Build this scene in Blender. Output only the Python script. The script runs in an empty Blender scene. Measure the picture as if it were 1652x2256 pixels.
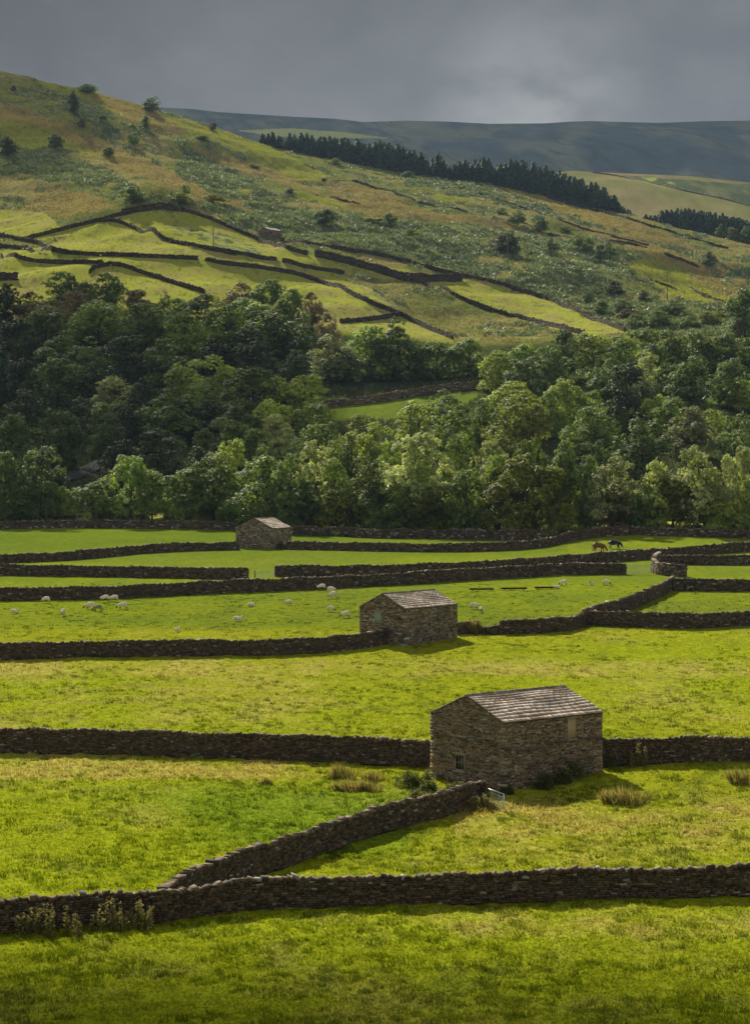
import bpy, math, random
import numpy as np
from mathutils import Vector
rng = np.random.default_rng(7)
random.seed(7)
F = 4545.0; CX = 826.0; HY = 1026.0; CZ = 24.0     # focal length / centre / eye level of the drawing I measured, camera height (m)
SC = bpy.context.scene; COL = SC.collection
SUN_AZ, SUN_EL = -20.0, 36.0
GRP = {}

# ------------------------------------------------------------------ noise
def _h(ix, iy, s):
    n = (ix*374761393 + iy*668265263 + s*974634777) & 0xffffffff
    n = ((n ^ (n >> 13))*1274126177) & 0xffffffff
    return ((n ^ (n >> 16)) & 0xffff)/65535.0
def vn(x, y, s=0):
    x = np.asarray(x, float); y = np.asarray(y, float)
    ix = np.floor(x).astype(np.int64); iy = np.floor(y).astype(np.int64)
    fx = x-ix; fy = y-iy
    fx = fx*fx*(3-2*fx); fy = fy*fy*(3-2*fy)
    a = _h(ix, iy, s); b = _h(ix+1, iy, s); c = _h(ix, iy+1, s); d = _h(ix+1, iy+1, s)
    return (a*(1-fx)+b*fx)*(1-fy)+(c*(1-fx)+d*fx)*fy
def fbm(x, y, s=0, o=4):
    r = 0; a = .5; t = 0
    for k in range(o):
        r = r+a*vn(x*2**k, y*2**k, s+k*17); t += a; a *= .5
    return r/t
def sst(a, b, x): t = np.clip((x-a)/(b-a), 0, 1); return t*t*(3-2*t)

# ------------------------------------------------------------------ terrain
def P(pts): a = np.array(pts, float); return lambda x: np.interp(x, a[:, 0], a[:, 1])
near_d = np.array([4, 20, 40, 60, 75, 150, 190, 233, 265, 300, 350, 400, 460.])
near_z = np.array([-1.8, -8., -15.5, -21.3, -23, -23, -22, -19.7, -18.3, -17.2, -16.0, -15.0, -14.])
K_ds = P([(-600, 1500), (0, 1450), (600, 1500), (1200, 1400), (1652, 1300), (2600, 1250)])
K_sky = P([(-1500, -60), (-600, 60), (0, 156), (40, 163), (100, 178), (200, 201), (280, 221), (330, 238), (380, 252), (420, 264), (470, 277), (530, 299), (600, 323),
           (680, 343), (760, 358), (850, 376), (950, 391), (1040, 401), (1100, 411), (1200, 433), (1280, 455), (1376, 470), (1500, 505), (1601, 526), (1652, 540), (2200, 640), (3000, 700)])
K2 = P([(-600, 930), (0, 930), (700, 893), (900, 876), (1060, 858), (1300, 865), (1652, 880), (2600, 880)])
K3 = P([(-600, 715), (0, 700), (430, 690), (760, 722), (1000, 750), (1350, 742), (1652, 715), (2600, 700)])
K4 = P([(-600, 500), (0, 510), (250, 480), (350, 468), (440, 480), (590, 522), (750, 532), (900, 545), (1300, 590), (1652, 632), (2600, 680)])
K5 = P([(-600, 310), (0, 345), (300, 375), (600, 418), (900, 455), (1200, 505), (1500, 562), (1652, 590), (2600, 660)])
K_mid = P([(-600, 410), (300, 405), (900, 398), (1150, 384), (1261, 376), (1376, 381), (1526, 388), (1652, 402), (2200, 430), (3000, 440)])
K_moor = P([(-1500, 190), (-500, 222), (355, 237), (420, 240), (480, 247), (560, 252), (640, 257), (740, 262), (800, 269), (900, 266), (980, 268), (1080, 273), (1200, 272), (1260, 268), (1300, 267), (1450, 271), (1560, 267), (1652, 266), (2200, 262), (3500, 290)])
GX = np.concatenate([np.linspace(-5200, -140, 60), np.arange(-120, 1780, 6.), np.linspace(1800, 6900, 60)])
GD = np.concatenate([np.arange(4, 460, 2.), np.arange(460, 1700, 4.), np.arange(1700, 4101, 15.)])
GZ = np.zeros((len(GX), len(GD)))
for i, x in enumerate(GX):
    ds = float(K_ds(x)); zs = (HY-K_sky(x))/F*ds
    kd = [460, 640, 760, 1000, 1220, ds, ds+170, 2000, 2500, 2660, 2900, 3800, 4100]
    mid = K_mid(x)
    kz = [-14, (HY-K2(x))/F*640, (HY-K3(x))/F*760, (HY-K4(x))/F*1000, (HY-K5(x))/F*1220, zs, zs-26,
          (HY-max(500, mid+95))/F*2000, (HY-mid)/F*2500, (HY-mid)/F*2500-18, (HY-K_moor(x)-135)/F*2900, (HY-K_moor(x))/F*3800, (HY-K_moor(x))/F*3800-40]
    z = np.interp(GD, np.concatenate([near_d[:-1], kd]), np.concatenate([near_z[:-1], kz]))
    GZ[i] = z
# soften the knees along the distance, keep the ridge lines themselves
def smooth(z, n):
    k = np.ones(n)/n; p = np.pad(z, (n//2, n-1-n//2), mode='edge'); return np.convolve(p, k, 'valid')
for i in range(len(GX)):
    s = smooth(smooth(GZ[i], 13), 13)
    w = np.ones(len(GD))
    for r in (K_ds(GX[i]), 2500, 3800): w *= 1-np.exp(-((GD-r)/(45 if r < 2000 else 70))**2)
    GZ[i] = GZ[i]*(1-w)+s*w
XX = (GX[:, None]-CX)/F*GD[None, :]; YY = np.broadcast_to(GD[None, :], XX.shape)
hill = sst(700, 900, YY)*(1-sst(0, 1, (YY-1700)/1))
env = np.clip((K_ds(GX)[:, None]-YY)/140, 0, 1)*hill
ua = XX*.8+YY*.6; ub = -XX*.6+YY*.8
GZ += env*(fbm(ua/260+3, ub/70, 5, 3)-.5)*32+env*(fbm(XX/28, YY/34, 9, 3)-.5)*5.5
far = sst(1750, 1950, YY)*(1-np.exp(-((YY-2500)/90)**2))*(1-np.exp(-((YY-3800)/160)**2))
GZ += far*(fbm(XX/190, YY/330, 21, 4)-.5)*30
GZ += (1-sst(440, 520, YY))*sst(90, 140, YY)*(fbm(XX/26, YY/30, 31, 2)-.5)*.55
def bump(x, y, h, rx, ry):
    global GZ
    d = float(y); X0 = (x-CX)/F*d
    GZ += h*np.exp(-((XX-X0)/rx)**2-((YY-d)/ry)**2)
bump(1500, 152, .8, 9, 8); bump(1460, 425, 3.0, 26, 40); bump(110, 118, .25, 9, 6); bump(1180, 330, .4, 18, 20)
bump(340, 985, 7, 18, 35)
def gfun(x, d):
    x = np.asarray(x, float); d = np.asarray(d, float)
    fi = np.interp(x, GX, np.arange(len(GX))); fj = np.interp(d, GD, np.arange(len(GD)))
    i = np.clip(fi.astype(int), 0, len(GX)-2); j = np.clip(fj.astype(int), 0, len(GD)-2)
    a = fi-i; b = fj-j
    return (GZ[i, j]*(1-a)+GZ[i+1, j]*a)*(1-b)+(GZ[i, j+1]*(1-a)+GZ[i+1, j+1]*a)*b
def ground(X, Y):
    return gfun(CX+F*np.asarray(X)/np.asarray(Y), Y)+CZ
DD = np.concatenate([np.arange(60, 460, .5), np.arange(460, 1700, 1.), np.arange(1700, 3900, 5.)])
def at(x, y, dmin=60):
    """world point of the ground seen at measured position x, y"""
    z = gfun(np.full(len(DD), float(x)), DD); yy = HY-F*z/DD
    k = np.nonzero((yy <= y) & (DD >= dmin))[0]
    k = k[0] if len(k) else len(DD)-1
    d = DD[k]
    if k > 0 and yy[k-1] > y and DD[k-1] >= dmin:
        t = (yy[k-1]-y)/(yy[k-1]-yy[k]); d = DD[k-1]+t*(DD[k]-DD[k-1])
    return Vector(((x-CX)/F*d, d, float(gfun(x, d))+CZ))

K_wall = P([(x, at(x, y).y) for x, y in [(-60, 1168), (150, 1164), (300, 1165), (500, 1169), (560, 1172), (640, 1181), (826, 1188), (1000, 1188), (1126, 1191), (1228, 1192), (1261, 1190), (1326, 1184), (1381, 1180), (1476, 1182), (1560, 1184), (1652, 1188)]]+[(2600, 430)])
# ------------------------------------------------------------------ helpers
def mesh_np(name, V, faces, mats=(), col=None, smooth_=False, midx=None):
    """faces: (N,4) or (N,3) int array"""
    V = np.asarray(V, np.float32); faces = np.asarray(faces, np.int32); n, k = faces.shape
    me = bpy.data.meshes.new(name)
    me.vertices.add(len(V)); me.vertices.foreach_set('co', V.ravel())
    me.loops.add(n*k); me.loops.foreach_set('vertex_index', faces.ravel())
    me.polygons.add(n); me.polygons.foreach_set('loop_start', np.arange(0, n*k, k, dtype=np.int32))
    me.polygons.foreach_set('loop_total', np.full(n, k, np.int32))
    for m in mats: me.materials.append(m)
    if midx is not None: me.polygons.foreach_set('material_index', np.asarray(midx, np.int32))
    if smooth_: me.polygons.foreach_set('use_smooth', np.ones(n, bool))
    me.update(calc_edges=True)
    if col is not None:
        a = me.color_attributes.new('Col', 'FLOAT_COLOR', 'POINT')
        c = np.ones((len(V), 4), np.float32); c[:, :3] = col; a.data.foreach_set('color', c.ravel())
    return me
def obj(name, me, parent=None, loc=None):
    o = bpy.data.objects.new(name, me); COL.objects.link(o)
    if parent is not None: o.parent = parent
    if loc is not None: o.location = loc
    return o
def tag(o, label, cat, group=None, kind=None):
    if label: o['label'] = label
    if cat: o['category'] = cat
    if group: o['group'] = group
    if kind: o['kind'] = kind
    return o
def thing(name, label, cat, loc=(0, 0, 0), rz=0, group=None):
    o = bpy.data.objects.new(name, None); COL.objects.link(o); o.empty_display_size = .3
    o.location = loc; o.rotation_euler = (0, 0, rz); return tag(o, label, cat, group)
def dup(root, loc, rz=0, scale=None, label=None, group=None):
    r = root.copy(); COL.objects.link(r); r.location = loc; r.rotation_euler = (0, 0, rz)
    if scale is not None: r.scale = scale
    if label: r['label'] = label
    if group: r['group'] = group
    for ch in list(root.children):
        c = ch.copy(); COL.objects.link(c); c.parent = r
        for g in ch.children:
            d = g.copy(); COL.objects.link(d); d.parent = c
    return r
CUBE = np.array([[-1, -1, -1], [1, -1, -1], [1, 1, -1], [-1, 1, -1], [-1, -1, 1], [1, -1, 1], [1, 1, 1], [-1, 1, 1]], float)
CF = np.array([[0, 3, 2, 1], [4, 5, 6, 7], [0, 1, 5, 4], [1, 2, 6, 5], [2, 3, 7, 6], [3, 0, 4, 7]])
class Boxes:
    def __init__(s): s.c = []; s.a = []; s.b = []; s.n = []; s.h = []; s.j = []; s.k = []
    def add(s, c, t, n, u, h, j=0., col=(1, 1, 1)):
        s.c.append(c); s.a.append(t); s.b.append(n); s.n.append(u); s.h.append(h); s.j.append(j); s.k.append(col)
    def mesh(s, name, mat, shared=None):
        c = np.array(s.c); t = np.array(s.a); n = np.array(s.b); u = np.array(s.n); h = np.array(s.h); j = np.array(s.j); k = np.array(s.k)
        L = CUBE[None]*h[:, None, :]
        L = L+(rng.random(L.shape)-.5)*2*j[:, None, None]*h[:, None, :]
        V = c[:, None]+L[..., 0:1]*t[:, None]+L[..., 1:2]*n[:, None]+L[..., 2:3]*u[:, None]
        Fc = (np.arange(len(c))*8)[:, None, None]+CF[None]
        return mesh_np(name, V.reshape(-1, 3), Fc.reshape(-1, 4), [mat], np.repeat(k, 8, 0))
def box_mesh(name, boxes, mat):
    B = Boxes()
    for (c, h) in boxes: B.add(c, (1, 0, 0), (0, 1, 0), (0, 0, 1), h)
    return B.mesh(name, mat)
def tubes(name, segs, mat, n=6):
    """segs: list of (p0,p1,r0,r1)"""
    V = []; Fc = []
    for p0, p1, r0, r1 in segs:
        p0 = Vector(p0); p1 = Vector(p1); d = (p1-p0).normalized()
        a = d.cross(Vector((0, 0, 1)) if abs(d.z) < .9 else Vector((1, 0, 0))).normalized(); b = d.cross(a)
        s = len(V)
        for k in range(n):
            t = 2*math.pi*k/n; V.append(p0+(a*math.cos(t)+b*math.sin(t))*r0)
        for k in range(n):
            t = 2*math.pi*k/n; V.append(p1+(a*math.cos(t)+b*math.sin(t))*r1)
        for k in range(n):
            Fc.append((s+k, s+(k+1) % n, s+n+(k+1) % n, s+n+k))
        V.append(p1); c = len(V)-1
        for k in range(0, n): Fc.append((s+n+k, s+n+(k+1) % n, c, c))
    me = bpy.data.meshes.new(name)
    me.from_pydata([tuple(v) for v in V], [], [tuple(dict.fromkeys(f)) for f in Fc]); me.materials.append(mat)
    for p in me.polygons: p.use_smooth = True
    me.update(); return me

# ------------------------------------------------------------------ materials
def mat(name):
    m = bpy.data.materials.new(name); m.use_nodes = True; nt = m.node_tree; nt.nodes.clear()
    out = nt.nodes.new('ShaderNodeOutputMaterial'); return m, nt, out
def N(nt, t, **kw):
    n = nt.nodes.new(t)
    for k, v in kw.items():
        if k in n.inputs: n.inputs[k].default_value = v
        else: setattr(n, k, v)
    return n
def mixc(nt, fac, a, b, mode='MIX'):
    m = nt.nodes.new('ShaderNodeMix'); m.data_type = 'RGBA'; m.blend_type = mode
    for i, v in ((0, fac), (6, a), (7, b)):
        if hasattr(v, 'links'): nt.links.new(v, m.inputs[i])
        elif i == 0: m.inputs[0].default_value = v
        else: m.inputs[i].default_value = (*v, 1)
    return m.outputs[2]
def ramp(nt, src, lo, hi, clo=0., chi=1.):
    m = nt.nodes.new('ShaderNodeMapRange'); m.inputs[1].default_value = lo; m.inputs[2].default_value = hi
    m.inputs[3].default_value = clo; m.inputs[4].default_value = chi; nt.links.new(src, m.inputs[0]); return m.outputs[0]
def noise(nt, scale, detail=4, rough=.6, vec=None):
    n = N(nt, 'ShaderNodeTexNoise'); n.inputs['Scale'].default_value = scale; n.inputs['Detail'].default_value = detail; n.inputs['Roughness'].default_value = rough
    if vec is None:
        g = N(nt, 'ShaderNodeNewGeometry'); vec = g.outputs['Position']
    nt.links.new(vec, n.inputs['Vector']); return n
def simple(name, c, rough=.9, spec=.2, nscale=None, namp=.35, metal=0, bump_=0.):
    m, nt, out = mat(name)
    b = N(nt, 'ShaderNodeBsdfPrincipled'); b.inputs['Roughness'].default_value = rough; b.inputs['Specular IOR Level'].default_value = spec; b.inputs['Metallic'].default_value = metal
    b.inputs['Base Color'].default_value = (*c, 1)
    if nscale:
        tc = N(nt, 'ShaderNodeTexCoord'); n = noise(nt, nscale, 4, .65, tc.outputs['Object'])
        k = ramp(nt, n.outputs[0], .3, .7, 1-namp, 1+namp)
        nt.links.new(mixc(nt, 1, c, k, 'MULTIPLY'), b.inputs['Base Color'])
        if bump_:
            bp = N(nt, 'ShaderNodeBump'); bp.inputs['Strength'].default_value = bump_; bp.inputs['Distance'].default_value = .05
            nt.links.new(n.outputs[0], bp.inputs['Height']); nt.links.new(bp.outputs[0], b.inputs['Normal'])
    nt.links.new(b.outputs[0], out.inputs[0]); return m
def vcol_mat(name, rough=.95, spec=.15, nscale=6., namp=.35, trans=0., bump_=.4, lo=1., rnd=0.):
    """vertex colour x fine noise; trans = share of light passing through (leaves, grass)"""
    m, nt, out = mat(name)
    at_ = N(nt, 'ShaderNodeAttribute'); at_.attribute_name = 'Col'
    col = at_.outputs['Color']
    if nscale:
        n = noise(nt, nscale, 5, .65)
        k = ramp(nt, n.outputs[0], .3, .7, 1-namp, 1+namp); col = mixc(nt, 1, col, k, 'MULTIPLY')
    if rnd:
        oi = N(nt, 'ShaderNodeObjectInfo'); k2 = ramp(nt, oi.outputs['Random'], 0, 1, 1-rnd, 1+rnd); col = mixc(nt, 1, col, k2, 'MULTIPLY')
    b = N(nt, 'ShaderNodeBsdfPrincipled'); b.inputs['Roughness'].default_value = rough; b.inputs['Specular IOR Level'].default_value = spec
    nt.links.new(col, b.inputs['Base Color']); sh = b.outputs[0]
    if nscale and bump_:
        bp = N(nt, 'ShaderNodeBump'); bp.inputs['Strength'].default_value = bump_; bp.inputs['Distance'].default_value = .06
        nt.links.new(n.outputs[0], bp.inputs['Height']); nt.links.new(bp.outputs[0], b.inputs['Normal'])
    if trans:
        t = N(nt, 'ShaderNodeBsdfTranslucent'); tcol = mixc(nt, 1, col, (1.15, 1.12, .6), 'MULTIPLY'); nt.links.new(tcol, t.inputs[0])
        mx = N(nt, 'ShaderNodeMixShader'); mx.inputs[0].default_value = trans
        nt.links.new(sh, mx.inputs[1]); nt.links.new(t.outputs[0], mx.inputs[2]); sh = mx.outputs[0]
    nt.links.new(sh, out.inputs[0]); return m
M_ground = vcol_mat('ground_cover', 1., .0, 1.6, .28, 0., .5)
M_grass = vcol_mat('grass_blades', .8, .08, 0, 0, .45)
M_brack = vcol_mat('bracken_fronds', .55, .5, 0, 0, .3)
M_stone = vcol_mat('field_stone', .9, .2, 7., .4, 0., .5)
M_leaf = vcol_mat('broad_leaves', .6, .3, 0, 0, .45, rnd=.36)
M_needle = vcol_mat('conifer_needles', .7, .2, 0, 0, .2, rnd=.2)
M_bark = simple('bark', (.075, .06, .045), .95, .1, 5., .3)
M_slate = vcol_mat('stone_slates', .8, .25, 5., .3, 0., .3)
M_mortar = simple('wall_core', (.035, .03, .024), 1, 0, 6., .3)
M_wood = simple('weathered_wood', (.46, .36, .24), .85, .2, 14., .3)
M_greenwood = simple('faded_green_boards', (.3, .36, .27), .8, .2, 14., .25)
M_frame = simple('window_timber', (.34, .3, .22), .8, .2, 14., .3)
M_glass = simple('dark_glass', (.01, .012, .012), .15, .6)
M_metal = simple('galvanised_steel', (.55, .57, .6), .38, .5, 20., .15, .85)
M_trough = simple('dark_trough', (.02, .02, .02), .8, .2, 8., .3)
M_pole = simple('pole_timber', (.14, .11, .08), .9, .1, 5., .3)
M_asphalt = simple('asphalt', (.05, .05, .052), .9, .2, 3., .3)
M_fleece = simple('fleece', (.82, .72, .58), 1, 0, 9., .12, 0, .4)
M_face = simple('dark_face', (.035, .03, .028), .9, .1)
M_pale = simple('pale_face', (.4, .34, .28), .9, .1)
M_tan = simple('brown_hide', (.17, .075, .032), .7, .3, 4., .25)
M_black = simple('black_hide', (.012, .012, .013), .6, .4, 4., .3)
M_white = simple('white_hide', (.6, .57, .52), .8, .2)

# ------------------------------------------------------------------ ground cover colour
def inpoly(px, py, poly):
    r = np.zeros(px.shape, bool); n = len(poly)
    for i in range(n):
        x0, y0 = poly[i]; x1, y1 = poly[(i+1) % n]
        c = ((y0 > py) != (y1 > py)) & (px < (x1-x0)*(py-y0)/(y1-y0+1e-9)+x0)
        r ^= c
    return r
# measured outlines of the fields on the hill side (bright grazed grass)
FIELDS = [
 [(150, 520), (200, 500), (250, 492), (330, 518), (430, 547), (550, 568), (605, 575), (620, 580), (750, 605), (820, 640), (900, 700), (996, 748), (1000, 760), (760, 740), (430, 720), (0, 720), (-60, 560), (100, 545)],
 [(60, 527), (250, 480), (330, 463), (430, 470), (540, 515), (675, 562), (700, 560), (826, 585), (1016, 610), (1176, 652), (1376, 732), (1286, 742), (1176, 715), (1030, 668), (930, 622), (800, 612), (720, 600), (605, 575), (330, 520), (240, 490), (100, 530)],
 [(-60, 470), (0, 460), (100, 470), (160, 520), (0, 530), (-60, 530)],
]
GREENS = [[(1100, 400), (1250, 455), (1380, 500), (1500, 545), (1480, 550), (1340, 505), (1200, 455)], [(430, 380), (560, 420), (640, 450), (600, 452), (500, 420)], [(60, 250), (200, 320), (330, 372), (300, 378), (160, 330)],  # brighter natural grass on the open fell
 [(40, 160), (200, 200), (330, 240), (260, 250), (120, 210)], [(330, 245), (420, 268), (600, 325), (730, 390), (640, 385), (480, 310), (380, 275)],
 [(0, 232), (120, 290), (200, 305), (190, 330), (60, 330), (0, 300)], [(1380, 580), (1450, 560), (1560, 640), (1640, 660), (1600, 690), (1470, 650)],
 [(960, 428), (1030, 430), (1040, 444), (970, 445)], [(620, 370), (720, 385), (700, 402), (610, 392)], [(640, 420), (800, 450), (790, 462), (650, 440)],
]
BROWNS = [
 [(0, 225), (40, 235), (180, 290), (300, 345), (420, 395), (550, 455), (540, 470), (400, 430), (250, 365), (100, 285), (0, 262)],
 [(180, 200), (340, 235), (420, 300), (330, 290), (240, 240)], [(410, 320), (520, 345), (640, 390), (740, 440), (600, 400), (480, 360)],
 [(826, 415), (960, 470), (1100, 485), (1150, 510), (1000, 490), (826, 480), (700, 430)], [(1060, 395), (1206, 436), (1420, 495), (1652, 600), (1652, 640), (1400, 555), (1200, 480), (1050, 430)],
 [(1500, 590), (1652, 640), (1652, 670), (1560, 640)], [(20, 470), (120, 410), (230, 440), (250, 460), (120, 480)], [(900, 540), (1010, 570), (1060, 600), (960, 585)],
 [(700, 398), (830, 415), (850, 440), (740, 425)],
]
BRACK = [
 [(0, 330), (100, 325), (250, 380), (330, 430), (440, 455), (380, 468), (280, 440), (180, 400), (60, 400), (0, 380)],
 [(60, 170), (180, 215), (300, 280), (260, 300), (140, 240)], [(430, 455), (600, 450), (800, 480), (1000, 500), (1150, 560), (1350, 700), (1380, 735), (1180, 650), (1016, 600), (826, 560), (625, 530), (500, 490)],
 [(860, 380), (1060, 400), (1250, 470), (1500, 560), (1652, 650), (1652, 600), (1500, 545), (1300, 500), (1100, 450), (900, 410)],
 [(1000, 500), (1250, 530), (1420, 610), (1500, 700), (1380, 735), (1200, 640)], [(1500, 660), (1652, 680), (1652, 740), (1400, 740)],
 [(60, 495), (180, 488), (170, 510), (70, 505)], [(420, 330), (560, 400), (620, 450), (500, 440), (380, 380)],
]
def lerp(a, b, t): return a+(b-a)*t[..., None]
def cover_colour(X, Y, xi, yi, z):
    """albedo of the ground at world X, Y (xi, yi = where it lies in the measured drawing)"""
    c = np.zeros(X.shape+(3,)); A = np.array
    n1 = fbm(X/9, Y/14, 41, 4); n2 = fbm(X/2.2, Y/2.6, 43, 4); n3 = fbm(X/38, Y/50, 47, 3); n4 = fbm(X/.8, Y/.9, 51, 2)
    bright = A([.235, .275, .012]); olive = A([.235, .25, .016]); green = A([.12, .168, .016]); tan = A([.40, .325, .10]); dk = A([.075, .125, .006])
    # valley pastures
    c[:] = bright
    c = lerp(c, olive, sst(.4, .7, n3)*.7)
    sheepf = sst(238, 246, Y)*(1-sst(440, 455, Y))
    c = lerp(c, green, sheepf*(.55+.35*sst(.35, .65, n1)))
    tanm = sst(.5, .74, n1*.55+n2*.45)*.55*(1-.75*sheepf)
    # dry seed heads along the walls
    def band(y0, y1, x0=-1e4, x1=1e4): return sst(y0-1, y0+1.5, Y)*(1-sst(y1-5, y1+2, Y))*((xi > x0) & (xi < x1))
    b = band(150, 165, -1e4, 760)*.95+band(207, 220)*.4+band(127, 140, 1000)*.9+band(100, 108, 700)*.7+band(118, 128, 560)*.5+band(175, 205)*.08+band(128, 148, -1e4, 420)*.25
    tanm = np.clip(tanm*.7+.62*b*sst(.36, .64, n2*.35+n1*.65), 0, .72)
    c = lerp(c, tan, tanm*(1-sst(395, 400, Y)))
    c = lerp(c, dk, sst(.56, .74, n2)*.5*(1-tanm)*(1-.55*sst(180, 300, Y)))
    c = lerp(c, A([.125, .205, .014]), sst(.35, .6, n3)*sst(118, 128, Y)*(1-sst(140, 152, Y))*(xi < 900)*.7)
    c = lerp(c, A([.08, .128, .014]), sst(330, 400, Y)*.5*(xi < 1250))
    # floor of the wood
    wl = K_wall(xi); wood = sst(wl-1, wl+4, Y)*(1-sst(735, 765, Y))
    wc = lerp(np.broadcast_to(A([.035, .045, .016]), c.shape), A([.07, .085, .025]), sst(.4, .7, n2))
    mead = inpoly(xi, yi, [(700, 900), (830, 885), (1000, 868), (1060, 870), (1000, 905), (880, 925), (740, 930)]) | inpoly(xi, yi, [(1210, 870), (1330, 880), (1300, 960), (1230, 960)]) | inpoly(xi, yi, [(1540, 850), (1652, 860), (1652, 900), (1560, 890)])
    mead2 = inpoly(xi, yi, [(1180, 1120), (1652, 1120), (1652, 1165), (1180, 1165)]) | inpoly(xi, yi, [(330, 1130), (900, 1135), (900, 1165), (330, 1165)])
    wc = np.where(mead[..., None], A([.12, .165, .02])*(.7+.6*n2[..., None]), wc)
    wc = np.where((mead2 & (Y < 520) & (n1 > .5))[..., None], A([.3, .3, .07])*(.6+.8*n2[..., None]), wc)
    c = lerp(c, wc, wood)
    # the fell
    fell = sst(735, 765, Y)
    fc = lerp(np.broadcast_to(A([.18, .2, .055]), c.shape), A([.26, .235, .09]), sst(.42, .62, n3))
    fc = lerp(fc, A([.26, .21, .085]), sst(.5, .75, n1)*.6)
    def soft(polys, amp=16):
        px = xi+(fbm(X/11, Y/15, 61, 3)-.5)*amp*2.2; py = yi+(fbm(X/11+50, Y/15, 62, 3)-.5)*amp
        m = np.zeros(X.shape, bool)
        for p in polys: m |= inpoly(px, py, p)
        return m.astype(float)
    mb = soft(BRACK); mg = soft(GREENS, 10); mo = soft(BROWNS, 12)
    mf = np.zeros(X.shape, bool)
    for p in FIELDS: mf |= inpoly(xi, yi, p)
    near = (Y < K_ds(xi)+30)
    bc = lerp(np.broadcast_to(A([.085, .12, .045]), c.shape), A([.25, .26, .16]), sst(.5, .72, fbm(X/3.2, Y/5, 71, 3)))
    fc = lerp(fc, A([.25, .27, .035]), mg*.85)
    fc = lerp(fc, A([.27, .2, .075]), mo*.75); fc = lerp(fc, A([.1, .11, .035]), sst(.52, .7, n2)*.45); fc = lerp(fc, A([.3, .29, .12]), sst(.62, .72, n4)*.3)
    mb2 = np.clip(mb*sst(.26, .4, n1)+sst(.55, .62, n1)*(1-mg)*(1-.8*mo)*.7, 0, 1)
    fc = lerp(fc, bc, mb2)
    ff = lerp(np.broadcast_to(A([.3, .32, .05]), c.shape), A([.3, .28, .08]), sst(.4, .7, n1))
    ff = lerp(ff, A([.12, .16, .03]), sst(.6, .72, n2)*.7)
    rough_ = inpoly(xi, yi, [(780, 600), (900, 625), (1000, 670), (1180, 720), (1240, 742), (1000, 745), (880, 690), (770, 620)]) | inpoly(xi, yi, [(370, 500), (470, 505), (600, 560), (520, 560), (390, 520)])
    ff = np.where(rough_[..., None], lerp(ff, bc*1.3, sst(.45, .6, n2)), ff)
    fc = np.where((mf & near)[..., None], ff, fc)
    # the two hills behind
    mid = lerp(np.broadcast_to(A([.16, .165, .05]), c.shape), A([.2, .17, .07]), sst(.35, .65, fbm(X/40, Y/90, 81, 4)))
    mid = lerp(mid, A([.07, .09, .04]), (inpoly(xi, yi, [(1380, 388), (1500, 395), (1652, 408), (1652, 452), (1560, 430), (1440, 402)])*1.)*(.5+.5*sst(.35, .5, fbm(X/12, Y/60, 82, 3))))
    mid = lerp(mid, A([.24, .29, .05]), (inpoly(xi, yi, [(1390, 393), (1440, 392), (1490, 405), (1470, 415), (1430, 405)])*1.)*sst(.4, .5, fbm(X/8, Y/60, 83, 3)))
    moor = lerp(np.broadcast_to(A([.055, .075, .09]), c.shape), A([.1, .115, .1]), sst(.42, .68, fbm(X/60, Y/240, 84, 5)))  # heather tone with the blue of distance haze painted in
    moor = moor*(.72+.56*fbm(X/22, Y/70, 86, 4))[..., None]; mgul = sst(.46, .5, fbm(X/60+Y/300, Y/500, 87, 4))*(1-sst(.5, .54, fbm(X/60+Y/300, Y/500, 87, 4))); moor = lerp(moor, A([.03, .04, .045]), mgul*.6)
    mid = mid*(.8+.4*fbm(X/10, Y/40, 85, 3))[..., None]
    moor = lerp(moor, A([.13, .15, .1]), sst(.6, .7, fbm(X/90, Y/300, 88, 4))*.7)
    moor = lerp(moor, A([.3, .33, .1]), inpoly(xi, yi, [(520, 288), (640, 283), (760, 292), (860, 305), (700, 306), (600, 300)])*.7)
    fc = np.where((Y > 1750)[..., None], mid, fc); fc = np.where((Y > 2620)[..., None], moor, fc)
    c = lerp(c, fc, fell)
    return c*(.86+.28*n4[..., None]), mb2*fell*near*(~mf), (mf & near)

# ------------------------------------------------------------------ ground mesh
xs = np.concatenate([np.linspace(-5200, -900, 22)[:-1], np.linspace(-900, -60, 40)[:-1], np.arange(-60, 1712, 2.7), np.linspace(1712, 2600, 40)[1:], np.linspace(2600, 6900, 22)[1:]])
yy_ = np.arange(2700, 1164, -2.6); dn = np.interp(-yy_, -(HY-F*near_z[3:]/near_d[3:]), near_d[3:])
ds_ = np.unique(np.concatenate([np.arange(4, dn.min(), 2.), dn, np.arange(460, 740, 4), np.arange(740, 1640, 2.2), np.arange(1640, 2480, 12), np.arange(2480, 2700, 8), np.arange(2700, 3880, 11), np.arange(3880, 4090, 30)]))
xi, dd = np.meshgrid(xs, ds_, indexing='ij')
zz = gfun(xi, dd); X = (xi-CX)/F*dd; Y = dd; yi = HY-F*zz/dd
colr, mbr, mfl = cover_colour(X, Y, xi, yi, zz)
def tus(X, Y): return (vn(X/.75, Y/.95, 90)-.5)+(vn(X/.33, Y/.4, 91)-.5)*.45+(fbm(X/2.6, Y/2.2, 92, 2)-.5)*1.3
nearw = (1-sst(300, 430, Y))*(1-.5*sst(170, 260, Y))
zz = zz+nearw*np.minimum(.19, .14+Y*.00015)*tus(X, Y)*1.0
fz = sst(740, 800, Y)*(1-sst(1600, 1700, Y))
zz += fz*((fbm(X/7, Y/8, 93, 3)-.5)*1.7*(1-.8*mfl)+mbr*(vn(X/2.6, Y/3.6, 94)-.5)*1.5)
nx, ny = xi.shape
V = np.stack([X, Y, zz+CZ], -1).reshape(-1, 3)
idx = np.arange(nx*ny).reshape(nx, ny)
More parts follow.
